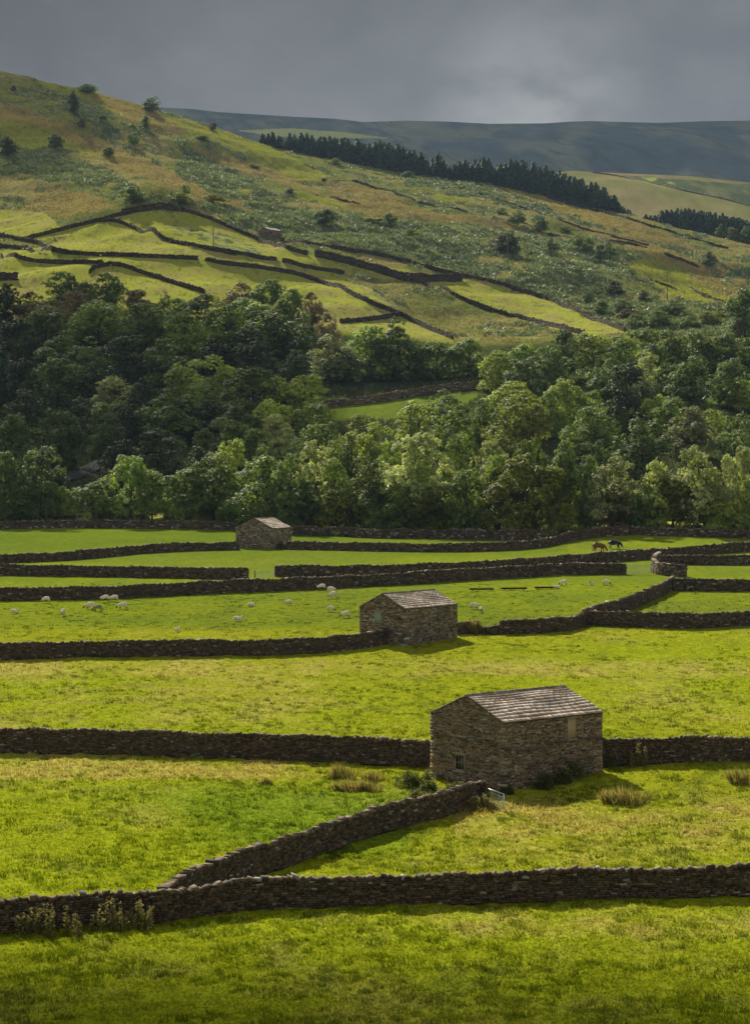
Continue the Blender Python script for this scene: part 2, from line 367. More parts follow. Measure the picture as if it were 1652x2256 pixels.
Fq = np.stack([idx[:-1, :-1], idx[1:, :-1], idx[1:, 1:], idx[:-1, 1:]], -1).reshape(-1, 4)
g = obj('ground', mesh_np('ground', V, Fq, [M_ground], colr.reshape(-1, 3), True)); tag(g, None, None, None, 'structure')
del V, Fq, idx

# ------------------------------------------------------------------ grass and bracken (stuff)
def blades(n, X, Y, Z, h, w, lean, col, nb=3, spread=0.):
    """n tufts of nb pointed blades; returns vertices, triangles, colours"""
    k = n*nb; X = np.repeat(X, nb); Y = np.repeat(Y, nb); Z = np.repeat(Z, nb); h = np.repeat(h, nb)*(.6+.7*rng.random(k)); w = np.repeat(w, nb); col = np.repeat(col, nb, 0)
    a = rng.random(k)*6.283; ca = np.cos(a); sa = np.sin(a); ox = (rng.random(k)-.5)*(w*3+spread); oy = (rng.random(k)-.5)*(w*3+spread*.8)
    b = rng.random(k)*6.283; L = h*lean*rng.random(k)
    V = np.empty((k, 3, 3)); X = X+ox; Y = Y+oy
    V[:, 0] = np.stack([X-ca*w, Y-sa*w, Z-.03], -1); V[:, 1] = np.stack([X+ca*w, Y+sa*w, Z-.03], -1)
    V[:, 2] = np.stack([X+np.cos(b)*L, Y+np.sin(b)*L, Z+h], -1)
    return V.reshape(-1, 3), np.arange(k*3).reshape(k, 3), np.repeat(col*(.86+.28*rng.random((k, 1))), 3, 0)
n = 190000
ld = rng.random(n); dg = 80*np.exp(ld*math.log(290/80)); xg = -40+rng.random(n)*1732
Xg = (xg-CX)/F*dg; zg = gfun(xg, dg)
kc, _, _ = cover_colour(Xg, dg, xg, HY-F*zg/dg, zg)
tanw = kc[:, 0] > kc[:, 1]*1.08
hh = (.05+.05*rng.random(n))*(1+.8*tanw)*(1-.6*sst(170, 290, dg))*(.6+.9*vn(Xg/.75, dg/.95, 90))
zt = zg+CZ+(1-sst(300, 430, dg))*(1-.5*sst(170, 260, dg))*np.minimum(.19, .14+dg*.00015)*tus(Xg, dg)
V, T, Kc = blades(n, Xg, dg, zt, hh, .025+.00025*dg, .9, kc*1.05, 2)
# coarser tussocks and flowering stems
n = 15000
d2 = 80*np.exp(rng.random(n)**.9*math.log(300/80)); x2 = -40+rng.random(n)*1732; X2 = (x2-CX)/F*d2; z2 = gfun(x2, d2)
k2, _, _ = cover_colour(X2, d2, x2, HY-F*z2/d2, z2); tw = k2[:, 0] > k2[:, 1]*1.05
kp = np.where(tw, rng.random(n) < .4, fbm(X2/3.5, d2/3.5, 171, 3) > .47)
x2, d2, X2, z2, k2, tw = x2[kp], d2[kp], X2[kp], z2[kp], k2[kp], tw[kp]; n = len(x2)
z2 = z2+CZ+(1-sst(300, 430, d2))*(1-.5*sst(170, 260, d2))*np.minimum(.19, .14+d2*.00015)*tus(X2, d2)-.02
kc2 = np.where(tw[:, None], np.array([[.4, .33, .13]])*(.7+.5*rng.random((n, 1))), k2*np.array([[.62, .72, .7]])*(.7+.5*rng.random((n, 1))))
V2, T2, K2_ = blades(n, X2, d2, z2, np.where(tw, .2+.22*rng.random(n), .13+.16*rng.random(n))*(1-.45*sst(150, 290, d2)), .02+.0002*d2, .8, kc2, 12, .4)
T = np.concatenate([T, T2+len(V)]); V = np.concatenate([V, V2]); Kc = np.concatenate([Kc, K2_])
tag(obj('grass', mesh_np('grass', V, T, [M_grass], Kc)), None, None, None, 'stuff')
# bracken: fronds scattered over the fell
n = 560000
xg = -40+rng.random(n)*1732; dg = 745+rng.random(n)*(K_ds(xg)-745)*1.0
Xg = (xg-CX)/F*dg; zg = gfun(xg, dg); kc, mbg, mfg = cover_colour(Xg, dg, xg, HY-F*zg/dg, zg)
keep = (mbg*(.35+.65*(vn(Xg/2.6, dg/3.6, 94) > .45)) > rng.random(n)*.95)
xg, dg, Xg, zg = xg[keep], dg[keep], Xg[keep], zg[keep]; n = len(xg)
zt = zg+CZ+(fbm(Xg/7, dg/8, 93, 3)-.5)*1.7+(vn(Xg/2.6, dg/3.6, 94)-.5)*1.5
kb = np.where(rng.random((n, 1)) < .24, np.array([[.29, .325, .2]]), np.array([[.12, .165, .06]]))*(.7+.6*vn(Xg/20, dg/20, 97)[:, None])  # pale share of fronds paints the silvery sheen of the leaves
V, T, Kc = blades(n, Xg, dg, zt, .35+.75*rng.random(n), np.full(n, .27), 1.6, kb, 2)
tag(obj('bracken', mesh_np('bracken', V, T, [M_brack], Kc)), None, None, None, 'stuff')

# tussocky grass over the rest of the fell
n = 260000
xg = -40+rng.random(n)*1732; dg = 745+rng.random(n)*(K_ds(xg)-745)
Xg = (xg-CX)/F*dg; zg = gfun(xg, dg); kc, mbg, mfg = cover_colour(Xg, dg, xg, HY-F*zg/dg, zg)
keep = (mbg < .5) & (~mfg | (rng.random(n) < .12))
xg, dg, Xg, zg, kc = xg[keep], dg[keep], Xg[keep], zg[keep], kc[keep]; n = len(xg)
zt = zg+CZ+(fbm(Xg/7, dg/8, 93, 3)-.5)*1.7*1.0
V, T, Kc = blades(n, Xg, dg, zt, .2+.4*rng.random(n)**2, np.full(n, .22), 1.2, kc*np.where(rng.random((n, 1)) < .3, 1.3, .9), 2)
tag(obj('rough_grass', mesh_np('rough_grass', V, T, [M_grass], Kc)), None, None, None, 'stuff')
# brambles and nettles on the floor of the wood
n = 60000
xg = -40+rng.random(n)*1732; dg = K_wall(xg)+1.5+rng.random(n)**1.5*320; Xg = (xg-CX)/F*dg; zg = gfun(xg, dg); kc, _, _ = cover_colour(Xg, dg, xg, HY-F*zg/dg, zg)
keep = (kc[:, 1] < .12) & (vn(Xg/6, dg/6, 131) > .3)
Xg, dg, zg, kc = Xg[keep], dg[keep], zg[keep], kc[keep]; n = len(Xg)
V, T, Kc = blades(n, Xg, dg, zg+CZ, .4+1.6*rng.random(n)*vn(Xg/5, dg/5, 132), np.full(n, .22), 1.1, np.where(rng.random((n, 1)) < .2, np.array([[.2, .22, .08]]), np.array([[.07, .1, .03]])), 2)
tag(obj('undergrowth', mesh_np('undergrowth', V, T, [M_brack], Kc)), None, None, None, 'stuff')

# ------------------------------------------------------------------ dry stone walls
STONE = [(.15, .125, .095), (.12, .1, .08), (.19, .155, .115), (.1, .088, .075), (.16, .12, .085), (.13, .125, .11)]
def stone_col(pale=.03, k=1.):
    if random.random() < pale: v = random.uniform(.22, .36)*min(1, k+.2); return (v, v*.95, v*.85)
    c = random.choice(STONE); f = random.uniform(.4, 1.05)*k; return (c[0]*f*1.05, c[1]*f*.95, c[2]*f*.8)
def wall(pts, H, label, ends=(0, 0), dmin=60, k=1., pale=.03, ragged=.07, thick=.62, world=False, group='dry stone field walls'):
    W = []
    if world: W = [Vector(p) for p in pts]
    else:
        for (x0, y0), (x1, y1) in zip(pts[:-1], pts[1:]):
            m = max(2, int(math.hypot(x1-x0, y1-y0)/14))
            for i in range(m): W.append(at(x0+(x1-x0)*i/m, y0+(y1-y0)*i/m, dmin))
        W.append(at(*pts[-1], dmin))
    A = np.array([[p.x, p.y] for p in W])
    if not world and len(A) > 6:
        for _ in range(2): A[1:-1] = (A[:-2]+2*A[1:-1]+A[2:])/4
    seg = np.hypot(*(np.diff(A, axis=0).T)); S = np.concatenate([[0], np.cumsum(seg)]); Lt = S[-1]
    d0 = A[:, 1].mean(); ppm = F/d0*.4534
    sl = max(.3, 3.2/ppm); sh = max(.12, 1.5/ppm)
    nc = max(2, int(round((H-.14)/sh))); sh = (H-.14)/nc
    def pos(s):
        x = np.interp(s, S, A[:, 0]); y = np.interp(s, S, A[:, 1])
        e = .6; x1 = np.interp(min(s+e, Lt), S, A[:, 0]); y1 = np.interp(min(s+e, Lt), S, A[:, 1]); x0 = np.interp(max(s-e, 0), S, A[:, 0]); y0 = np.interp(max(s-e, 0), S, A[:, 1])
        L = math.hypot(x1-x0, y1-y0)+1e-9; return x, y, (x1-x0)/L, (y1-y0)/L
    sd = random.randint(0, 999)
    st = np.linspace(0, Lt, max(4, int(Lt/.9)))
    Gs = np.array([float(ground(*pos(s)[:2])) for s in st])
    Gz = lambda s: float(np.interp(s, st, Gs))
    def hv(s): return 1+ragged*(2*float(vn(s/2.3, sd, 5))-1)+.5*ragged*(2*float(vn(s/9, sd, 6))-1)
    # core
    V = []; Fc = []; ns = max(3, int(Lt/1.0)); tb = thick/2; tt = tb*.66
    for i, s in enumerate(np.linspace(0, Lt, ns)):
        x, y, tx, ty = pos(s); gz = Gz(s); h = (H-.1)*hv(s)
        for (o, z) in ((-tb+.06, -.35), (-tt+.05, h), (tt-.05, h), (tb-.06, -.35)): V.append((x-ty*o, y+tx*o, gz+z))
        if i: b = 4*i; Fc += [(b-4+j, b+j, b+j+1, b-3+j) for j in range(3)]
    Fc += [(0, 1, 2, 3), tuple(4*(ns-1)+j for j in (3, 2, 1, 0))]
    core_me = mesh_np('core', V, Fc, [M_mortar])
    B = Boxes(); up = (0, 0, 1)
    for side in (-1, 1):
        for c in range(nc):
            s = -random.random()*sl*.5
            while s < Lt:
                l = sl*random.uniform(.55, 1.5); m = min(max(s+l/2, .02), Lt-.02)
                x, y, tx, ty = pos(m); fr = (c+.5)/nc; o = (tb+(tt-tb)*fr)+random.uniform(-.045, .035)
                z = Gz(m)+fr*(H-.14)*hv(m)
                nrm = (-ty*side, tx*side, .12)
                B.add((x-ty*side*(o-.12), y+tx*side*(o-.12), z), (tx, ty, random.uniform(-.08, .08)), nrm, up, (l*.47, .13, sh*random.uniform(.4, .52)*hv(m)), .22, stone_col(pale, k)); s += l
    for e in (0, 1):   # closed wall heads
        if ends[e]:
            x, y, tx, ty = pos(0.01 if e == 0 else Lt-.01); sg = -1 if e == 0 else 1
            for c in range(nc):
                for o in (-.16, .16):
                    B.add((x+tx*sg*.08-ty*o, y+ty*sg*.08+tx*o, Gz(0 if e == 0 else Lt)+(c+.5)/nc*(H-.14)), (-ty, tx, 0), (tx*sg, ty*sg, 0), up, (.19, .14, sh*.48), .2, stone_col(pale, k))
    # dark rubble filling is part of the same wall
    w = obj('dry_stone_wall', B.mesh('stones', M_stone)); tag(w, label, 'wall', group)
    ci = obj('core', core_me, w)
    Cp = Boxes(); s = 0; cl = max(.16, 1.9/ppm)
    while s < Lt:
        l = cl*random.choice((.5, .8, 1., 1.5, 2.2)); m = min(s+l/2, Lt-.01); x, y, tx, ty = pos(m); hz = random.choice((.05, .07, .08, .1, .12))*random.uniform(.8, 1.1)*max(1, min(1.4, cl/.3))
        Cp.add((x, y, Gz(m)+(H-.12)*hv(m)+hz*.7), (tx, ty, random.uniform(-.5, .5)), (-ty, tx, random.uniform(-.15, .15)), (random.uniform(-.35, .35)*tx, random.uniform(-.35, .35)*ty, 1), (l*.46, tt+random.uniform(-.02, .07), hz), .3, stone_col(pale*1.2, k*1.35)); s += l  # coping colour lifted to paint the highlight along the wall top
    obj('coping', Cp.mesh('coping', M_stone), w)
    return w
WALLS = [
 ([(-60, 2062), (0, 2057), (100, 2047), (200, 2040), (350, 2036), (435, 2021), (550, 2007), (700, 2001), (826, 1997), (976, 1993), (1126, 1988), (1276, 1983), (1426, 1980), (1652, 1973), (1760, 1969)], 1.55, 'nearest long dry stone wall crossing the whole foreground, weeds at its left foot', {}),
 ([(350, 2033), (380, 2010), (430, 1981), (525, 1942), (625, 1911), (700, 1884), (826, 1838), (961, 1806), (1010, 1788), (1040, 1776), (1066, 1774)], 1.6, 'dry stone wall climbing diagonally from the nearest wall to the metal gate by the big barn', {'ends': (0, 1)}),
 ([(-60, 1660), (0, 1660), (200, 1662), (350, 1666), (550, 1674), (725, 1679), (826, 1685), (952, 1692)], 1.9, 'tall dry stone wall running from the left edge to the big near barn', {}),
 ([(1316, 1693), (1345, 1688), (1426, 1683), (1540, 1681), (1652, 1681), (1760, 1681)], 1.9, 'tall dry stone wall running from the big near barn to the right edge', {}),
 ([(-60, 1458), (0, 1455), (175, 1449), (400, 1447), (600, 1446), (725, 1439), (800, 1430), (850, 1421), (890, 1412)], 1.7, 'long dry stone wall below the sheep pasture, ending at the middle barn', {}),
 ([(1003, 1400), (1030, 1398), (1052, 1397)], 1.4, 'short stub of dry stone wall on the right corner of the middle barn', {'ends': (0, 1)}),
 ([(1060, 1398), (1080, 1399), (1100, 1398)], .85, 'low tumbled piece of dry stone wall just right of the middle barn', {'ragged': .3}),
 ([(1104, 1398), (1150, 1398), (1201, 1396), (1261, 1391), (1286, 1379)], 1.65, 'dry stone wall curving below the two dark-legged sheep, right of the tumbled gap', {'ends': (1, 0)}),
 ([(1286, 1377), (1340, 1360), (1391, 1343), (1440, 1322), (1476, 1303), (1484, 1298)], 1.75, 'dry stone wall climbing obliquely on the right of the sheep pasture', {}),
 ([(1290, 1378), (1426, 1384), (1526, 1386), (1652, 1379), (1760, 1374)], 1.75, 'dry stone wall under the small pale pasture at the right edge', {}),
 ([(1484, 1303), (1560, 1304), (1652, 1304), (1760, 1304)], 1.7, 'short dry stone wall above the small pale pasture at the right edge', {}),
 ([(-60, 1326), (0, 1325), (200, 1322), (300, 1318), (425, 1311), (550, 1306), (700, 1299), (826, 1293), (1026, 1281), (1226, 1268), (1300, 1267), (1376, 1267)], 1.75, 'longest dry stone wall behind the sheep, ending at the field gate', {'ends': (0, 1)}),
 ([(-60, 1268), (0, 1269), (200, 1272), (400, 1276), (525, 1278), (543, 1277)], 1.7, 'dry stone wall on the left between the two narrow green strips', {'ends': (0, 1)}),
 ([(608, 1272), (720, 1271), (826, 1270), (1040, 1263), (1226, 1251), (1330, 1241), (1426, 1234), (1476, 1230), (1576, 1222), (1652, 1216), (1760, 1206)], 1.7, 'dry stone wall rising to the right edge below the two cattle', {'ends': (1, 0)}),
 ([(1449, 1246), (1490, 1246), (1560, 1246), (1652, 1247), (1760, 1247)], 1.6, 'dry stone wall at the right edge joined to the rounded sheepfold wall', {}),
 ([(1452, 1247), (1440, 1252), (1438, 1262), (1448, 1268), (1475, 1270), (1500, 1272), (1510, 1272)], 1.9, 'thick rounded pale stone wall end right of the field gate', {'k': 1.3, 'ends': (0, 1), 'pale': .1, 'thick': .9}),
 ([(-60, 1245), (0, 1243), (125, 1238), (225, 1230), (300, 1222), (400, 1216), (525, 1213)], 1.5, 'dry stone wall from the left edge to the small far barn', {}),
 ([(632, 1212), (826, 1216), (926, 1217), (1026, 1217), (1126, 1214), (1196, 1208), (1226, 1201)], 1.5, 'dry stone wall from the small far barn to the wooden props', {}),
 ([(-60, 1168), (0, 1167), (150, 1164), (300, 1165), (420, 1167), (520, 1170)], 1.7, 'dry stone wall under the wood at the left, behind the green strip', {'pale': .08}),
 ([(630, 1180), (740, 1182), (826, 1188), (926, 1187), (1000, 1188), (1060, 1190), (1126, 1191), (1228, 1192)], 1.9, 'rough dry stone wall under the wood, right of the small far barn', {'ragged': .16, 'pale': .08}),
 ([(1228, 1200), (1261, 1192), (1326, 1184), (1381, 1180)], 1.8, 'dry stone wall behind the wooden props, left of the cattle', {}),
 ([(1386, 1179), (1476, 1182), (1560, 1184), (1652, 1188), (1760, 1192)], 1.5, 'dry stone wall under the wood above the cattle, at the right', {'pale': .08}),
 ([(715, 899), (826, 888), (951, 867), (1066, 856)], 2.3, 'long pale stone wall beside the lit meadow inside the wood', {'k': 1.5, 'pale': .1}),
 ([(1560, 850), (1600, 848), (1700, 850)], 1.8, 'stone wall showing between trees at the right edge of the wood', {'k': 1.2}),
 ([(175, 1046), (195, 1052), (215, 1058)], 1.0, 'low pale parapet on the near side of the road bend in the wood', {'k': 1.8, 'pale': .2}),
 ([(243, 1023), (225, 1028), (218, 1036), (228, 1044)], 1.1, 'curved pale parapet on the far side of the road bend in the wood', {'k': 1.8, 'pale': .2}),
]
HILLW = [
 ([(-40, 512), (0, 520), (50, 532), (100, 541), (115, 556)], 'hill wall coming down from the left edge above the grazing flock'),
 ([(50, 531), (125, 512), (200, 492), (240, 482), (290, 470), (350, 464), (400, 464), (430, 472), (470, 487), (525, 512), (600, 542), (675, 562)], 'hill wall arching over the crest of the topmost bright field'),
 ([(270, 468), (310, 460), (350, 457), (380, 458)], 'short upper hill wall running along the crest above the arching wall'),
 ([(215, 490), (260, 489), (300, 506), (350, 526), (400, 541), (450, 550), (550, 566), (605, 575)], 'hill wall slanting across the bright fields below the first power pole'),
 ([(-40, 540), (0, 545), (60, 550), (115, 557), (165, 562), (250, 566), (350, 569), (434, 574)], 'nearly level hill wall above the white specks of the hill flock'),
 ([(2, 566), (75, 579), (150, 582), (225, 582)], 'level hill wall just below the hill flock at the left'),
 ([(197, 604), (203, 594), (240, 582), (280, 592), (350, 616), (400, 632), (450, 648)], 'hooked hill wall plunging into the wood at the left'),
 ([(453, 576), (500, 585), (575, 593), (650, 606), (700, 619), (750, 639), (826, 676), (886, 697), (926, 719), (996, 749)], 'long hill wall curving down to the wood in the middle of the hill'),
 ([(623, 578), (675, 591), (755, 606)], 'short hill wall between the two long curving walls'),
 ([(695, 567), (750, 578), (826, 598), (860, 610), (901, 622)], 'hill wall slanting down to the thick wall block'),
 ([(880, 615), (930, 621), (975, 621), (1016, 620)], 'thick tall wall block in the middle of the hill fields'),
 ([(620, 533), (725, 548), (826, 563), (891, 578), (946, 594), (1016, 611), (1101, 629), (1176, 651), (1241, 676), (1306, 706), (1376, 731)], 'uppermost long hill wall descending right from the hill barn'),
 ([(890, 621), (926, 624), (976, 644), (1026, 666), (1086, 689), (1176, 711), (1286, 739)], 'hill wall below the long lit field, ending at the wood on the right'),
 ([(750, 713), (826, 707), (881, 697)], 'short hill wall at the foot of the middle field above the dark tree'),
 ([(710, 399), (760, 400), (826, 412), (876, 430), (913, 443)], 'high broken fell wall above the middle of the hill'),
 ([(921, 447), (961, 456), (976, 459), (1026, 468)], 'lower piece of the broken fell wall'),
 ([(1206, 437), (1276, 457), (1351, 474), (1426, 497), (1526, 527), (1601, 549)], 'long fell wall along the foot of the conifer plantation'),
 ([(1341, 532), (1386, 538), (1423, 548)], 'short dark fell wall left of the lone round hawthorn'),
 ([(1463, 561), (1501, 575), (1536, 589)], 'short dark fell wall just below the lone round hawthorn at the right'),
 ([(695, 431), (740, 441), (790, 451)], 'thin low fell wall on the tan slope'),
 ([(1000, 415), (1031, 420), (1110, 445), (1176, 467), (1261, 497), (1340, 520), (1426, 541)], 'faint low fell wall running down through the bracken under the plantation'),
 ([(1401, 611), (1460, 628), (1516, 643), (1596, 668)], 'faint low fell wall below the green slope right of the fourth power pole'),
 ([(1150, 492), (1210, 520), (1290, 528)], 'faint low fell wall right of the upright round hawthorn'),
 ([(-40, 619), (0, 619), (37, 618)], 'squat stone wall end at the left edge above the wood'),
]

# ------------------------------------------------------------------ barns
BST = [(.27, .21, .145), (.2, .16, .12), (.33, .265, .19), (.15, .12, .095), (.27, .195, .12), (.24, .205, .165), (.1, .085, .07)]
def barn(x, y, alpha, L, W, He, rise, label, gable=(), side=(), size=.26, course=.082, k=1., pale=.03, group=None, ncourse=11, zoff=0., roofk=1., rust=.05):
    p = at(x, y); p.z += zoff
    a = math.radians(alpha)+math.atan2(-(x-CX), F)
    t = thing('stone_barn', label, 'barn', (p.x, p.y, p.z), a, group)
    sag = -.6
    # local axes: +x along the long side (going back right), +y along the gable (going back left), origin at the near corner
    th = .42; core = []
    V = []; A = [(0.05, .05), (L-.05, .05), (L-.05, W-.05), (.05, W-.05)]
    for z in (sag, He): V += [(q[0], q[1], z) for q in A]
    V += [(.05, W/2, He+rise-.03), (L-.05, W/2, He+rise-.03)]
    me = bpy.data.meshes.new('core'); me.from_pydata(V, [], [(0, 1, 5, 4), (1, 2, 6, 9, 5), (2, 3, 7, 6), (3, 0, 4, 8, 7), (4, 5, 9, 8), (6, 7, 8, 9)]); me.materials.append(M_mortar)
    B = Boxes()
    def panel(o, u, n, width, top, openings):
        z = sag
        while z < He+rise:
            ch = course*random.uniform(.65, 1.3); zc = z+ch/2
            s = -random.random()*size*.4
            while s < width+.02:
                l = size*random.choice((.4, .6, .9, 1.2, 1.9))*random.uniform(.8, 1.2); big = s < .3 or s+l > width-.3
                if s+l > width: l = width-s+.03
                if l < .06: break
                m = s+l/2
                if zc < top(m)+.03:
                    hit = any(m+l*.4 > a0 and m-l*.4 < a1 and b0 < zc < b1 for a0, a1, b0, b1 in openings)
                    if hit:
                        # trim stones to the jambs
                        for a0, a1, b0, b1 in openings:
                            if b0 < zc < b1 and m+l*.4 > a0 and m-l*.4 < a1:
                                if s < a0-.05: l2 = a0-s; B.add((o[0]+u[0]*(s+l2/2), o[1]+u[1]*(s+l2/2), zc), u, n, (0, 0, 1), (l2*.49, .1, ch*.48), .06, bcol()) 
                                if s+l > a1+.05: l2 = s+l-a1; B.add((o[0]+u[0]*(a1+l2/2), o[1]+u[1]*(a1+l2/2), zc), u, n, (0, 0, 1), (l2*.49, .1, ch*.48), .06, bcol())
                    else:
                        q = random.uniform(-.03, .03)+(.07 if random.random() < .012 else 0)
                        B.add((o[0]+u[0]*m+n[0]*q, o[1]+u[1]*m+n[1]*q, zc), (u[0], u[1], random.uniform(-.03, .03)), n, (0, 0, 1), (l*.485, .1, ch*random.uniform(.42, .49)), .09, bcol())
                s += l
            z += ch
    def bcol():
        if random.random() < pale: v = random.uniform(.3, .5); return (v, v*.96, v*.88)
        if random.random() < rust: f = random.uniform(.8, 1.3); return (.27*f, .16*f, .07*f)
        c = random.choice(BST); f = random.uniform(.65, 1.35)*k; return (c[0]*f, c[1]*f, c[2]*f)
    flat = lambda m: He; gab = lambda m: He+rise*(1-abs(m-W/2)/(W/2))-.05
    go = [(b[0], b[0]+b[1], b[2], b[2]+b[3]) for b in gable]; so = [(b[0], b[0]+b[1], b[2], b[2]+b[3]) for b in side]
    panel((0, 0), (1, 0, 0), (0, -1, 0), L, flat, so); panel((0, 0), (0, 1, 0), (-1, 0, 0), W, gab, go)
    panel((0, W), (1, 0, 0), (0, 1, 0), L, flat, []); panel((L, 0), (0, 1, 0), (1, 0, 0), W, gab, [])
    # quoins at the four corners
    z = sag; q_ = 0
    while z < He-.1:
        hq = random.uniform(.16, .3)*max(1, size/.34); la, lb = (.34, .17) if q_ % 2 else (.17, .34)
        for cx_, cy_, sx_, sy_ in ((0, 0, 1, 1), (L, 0, -1, 1), (0, W, 1, -1), (L, W, -1, -1)):
            B.add((cx_+sx_*(la-.125), cy_+sy_*(lb-.125), z+hq/2), (1, 0, random.uniform(-.02, .02)), (0, 1, 0), (0, 0, 1), (la*random.uniform(.9, 1.1), lb*random.uniform(.9, 1.1), hq*.48), .05, bcol())
        z += hq; q_ += 1
    # rows of through stones
    if L > 9 and size < .35:
        for zz_, x0, x1 in ((2.75, 1.2, 4.6), (3.0, 4.2, 8.6), (1.55, 2.4, 8.8)):
            xx = x0
            while xx < x1:
                if random.random() < .62: B.add((xx, -.06, zz_+(xx*.015)), (1, 0, 0), (0, -1, 0), (0, 0, 1), (random.uniform(.14, .34), .24, .06), .1, (.13, .1, .075))
                xx += random.uniform(.35, .8)
        for zz_ in (1.9, 3.3):
            xx = .7
            while xx < W-.6:
                if random.random() < .5: B.add((-.06, xx, zz_), (0, 1, 0), (-1, 0, 0), (0, 0, 1), (random.uniform(.12, .34), .22, .055), .1, (.13, .1, .075))
                xx += random.uniform(.4, .9)
    w = obj('wall', B.mesh('wall', M_stone), t); obj('core', me, w)
    # stone slate roof
    R = Boxes(); ov = .16; sl = math.hypot(W/2, rise); cs = rise/sl; cc = (W/2)/sl; wob = random.random()*9
    for sd in (0, 1):
        sl2 = sl+.22; s = 0; lens = np.linspace(1.35, .75, ncourse); lens = lens/lens.sum()*sl2
        for c in range(ncourse):
            l = lens[c]; d = sl2-s-l/2-.0
            xx = -ov-random.random()*.2
            while xx < L+ov:
                wd = random.uniform(.28, .75)*max(1, size/.34); x1 = min(xx+wd, L+ov); x0 = max(xx, -ov)
                if x1-x0 > .05:
                    dz = .035*math.sin(x0*.9+wob)*math.sin(c*.7)
                    yl = W/2-d*cc if sd == 0 else W/2+d*cc
                    zl = He+rise-d*cs+.05+dz
                    sg = 1 if sd == 0 else -1
                    lift = .035
                    ty = (0, cc*sg, cs-lift*1.2/l*1.0)
                    f = random.uniform(.72, 1.25)*roofk; c0 = random.choice([(.52, .43, .34), (.56, .47, .39), (.44, .34, .26), (.5, .38, .27), (.5, .44, .39)])
                    R.add(((x0+x1)/2, yl, zl+.03), (1, 0, 0), ty, (0, -cs*sg, cc), ((x1-x0)/2-.006, l*.56, .022), .05, (c0[0]*f, c0[1]*f, c0[2]*f))
                xx += wd
            s += l
    rf = obj('roof', R.mesh('roof', M_slate), t)
    # roof bed closes the gap between slates and wall
    V = [(-.08, -.14, He-.04), (L+.08, -.14, He-.04), (L+.08, W/2, He+rise+.02), (-.08, W/2, He+rise+.02), (-.08, W+.14, He-.04), (L+.08, W+.14, He-.04),
         (-.08, -.14, He-.1), (L+.08, -.14, He-.1), (L+.08, W/2, He+rise-.04), (-.08, W/2, He+rise-.04), (-.08, W+.14, He-.1), (L+.08, W+.14, He-.1)]
    bm_ = bpy.data.meshes.new('roof_bed'); bm_.from_pydata(V, [], [(0, 1, 2, 3), (3, 2, 5, 4), (7, 6, 9, 8), (8, 9, 10, 11), (0, 6, 7, 1), (4, 5, 11, 10), (0, 3, 9, 6), (3, 4, 10, 9), (1, 7, 8, 2), (2, 8, 11, 5)]); bm_.materials.append(M_bark)
    obj('roof_bed', bm_, rf)
    G = Boxes(); xx = -ov
    while xx < L+ov-.1:
        l = random.uniform(.35, .6)
        l = min(l, L+ov-xx); f = random.uniform(.8, 1.15)
        for sg in (1, -1): G.add((xx+l/2, W/2-sg*.09*cc, He+rise+.10-.09*cs+random.uniform(-.01, .01)), (1, 0, random.uniform(-.03, .03)), (0, cc*sg, cs), (0, -cs*sg, cc), (l/2-.005, .15, .028), .06, (.2*f, .17*f, .14*f))
        xx += l
    obj('ridge', G.mesh('ridge', M_stone), rf)
    def fit(face, b):
        u0, wd, z0, h = b[:4]; kind = b[4]
        if face == 'g': C = lambda u, o, z: (-.05-o, u, z); ax = ((0, 1, 0), (-1, 0, 0), (0, 0, 1))
        else: C = lambda u, o, z: (u, -.05-o, z); ax = ((1, 0, 0), (0, -1, 0), (0, 0, 1))
        def bx(name, items, m, par):
            Q = Boxes()
            for u, o, z, hu, ho, hz in items: Q.add(C(u, o, z), *ax, (hu, ho, hz))
            return obj(name, Q.mesh(name, m), par)
        um = u0+wd/2; zm = z0+h/2
        if kind == 'window':
            fw = .085
            f = bx('window', [(u0+fw/2, .0, zm, fw/2, .06, h/2), (u0+wd-fw/2, .0, zm, fw/2, .06, h/2), (um, .0, z0+fw/2, wd/2-fw, .058, fw/2), (um, .0, z0+h-fw/2, wd/2-fw, .058, fw/2)], M_frame, t)
            bx('pane', [(um, -.02, zm, wd/2-fw, .01, h/2-fw)], M_glass, f)
            bx('glazing_bar', [(um-.16, .01, zm, .016, .015, h/2-fw), (um+.16, .01, zm, .016, .015, h/2-fw), (um, .008, zm, wd/2-fw, .012, .016)], M_frame, f)
            s_ = bx('sill', [(um, .06, z0-.06, wd/2+.12, .13, .06)], M_sill, f)
            bx('lintel', [(um, .05, z0+h+.075, wd/2+.2, .1, .075)], M_sill, f)
        elif kind in ('hatch', 'greenhatch'):
            m = M_wood if kind == 'hatch' else M_greenwood; nb = 5
            d = bx('hatch_door', [(u0+.06+(wd-.12)*(i+.5)/nb, random.uniform(-.004, .004), zm, (wd-.12)/nb/2-.006, .02, h/2-.05) for i in range(nb)], m, t)
            bx('frame', [(u0+.03, .02, zm, .03, .06, h/2), (u0+wd-.03, .02, zm, .03, .06, h/2), (um, .02, z0+h-.025, wd/2-.06, .058, .025)], m, d)
            bx('lintel', [(um, .06, z0+h+.05, wd/2+.15, .09, .05)], M_sill, d)
            bx('sill', [(um, .06, z0-.05, wd/2+.1, .11, .05)], M_sill, d)
        else:
            bx('slit', [(um, .0, zm, wd/2, .01, h/2)], M_glass if kind == 'slit' else M_wood, t)
    for b in gable: fit('g', b)
    for b in side: fit('s', b)
    return t
M_sill = simple('sill_stone', (.3, .25, .18), .9, .1, 8., .3)
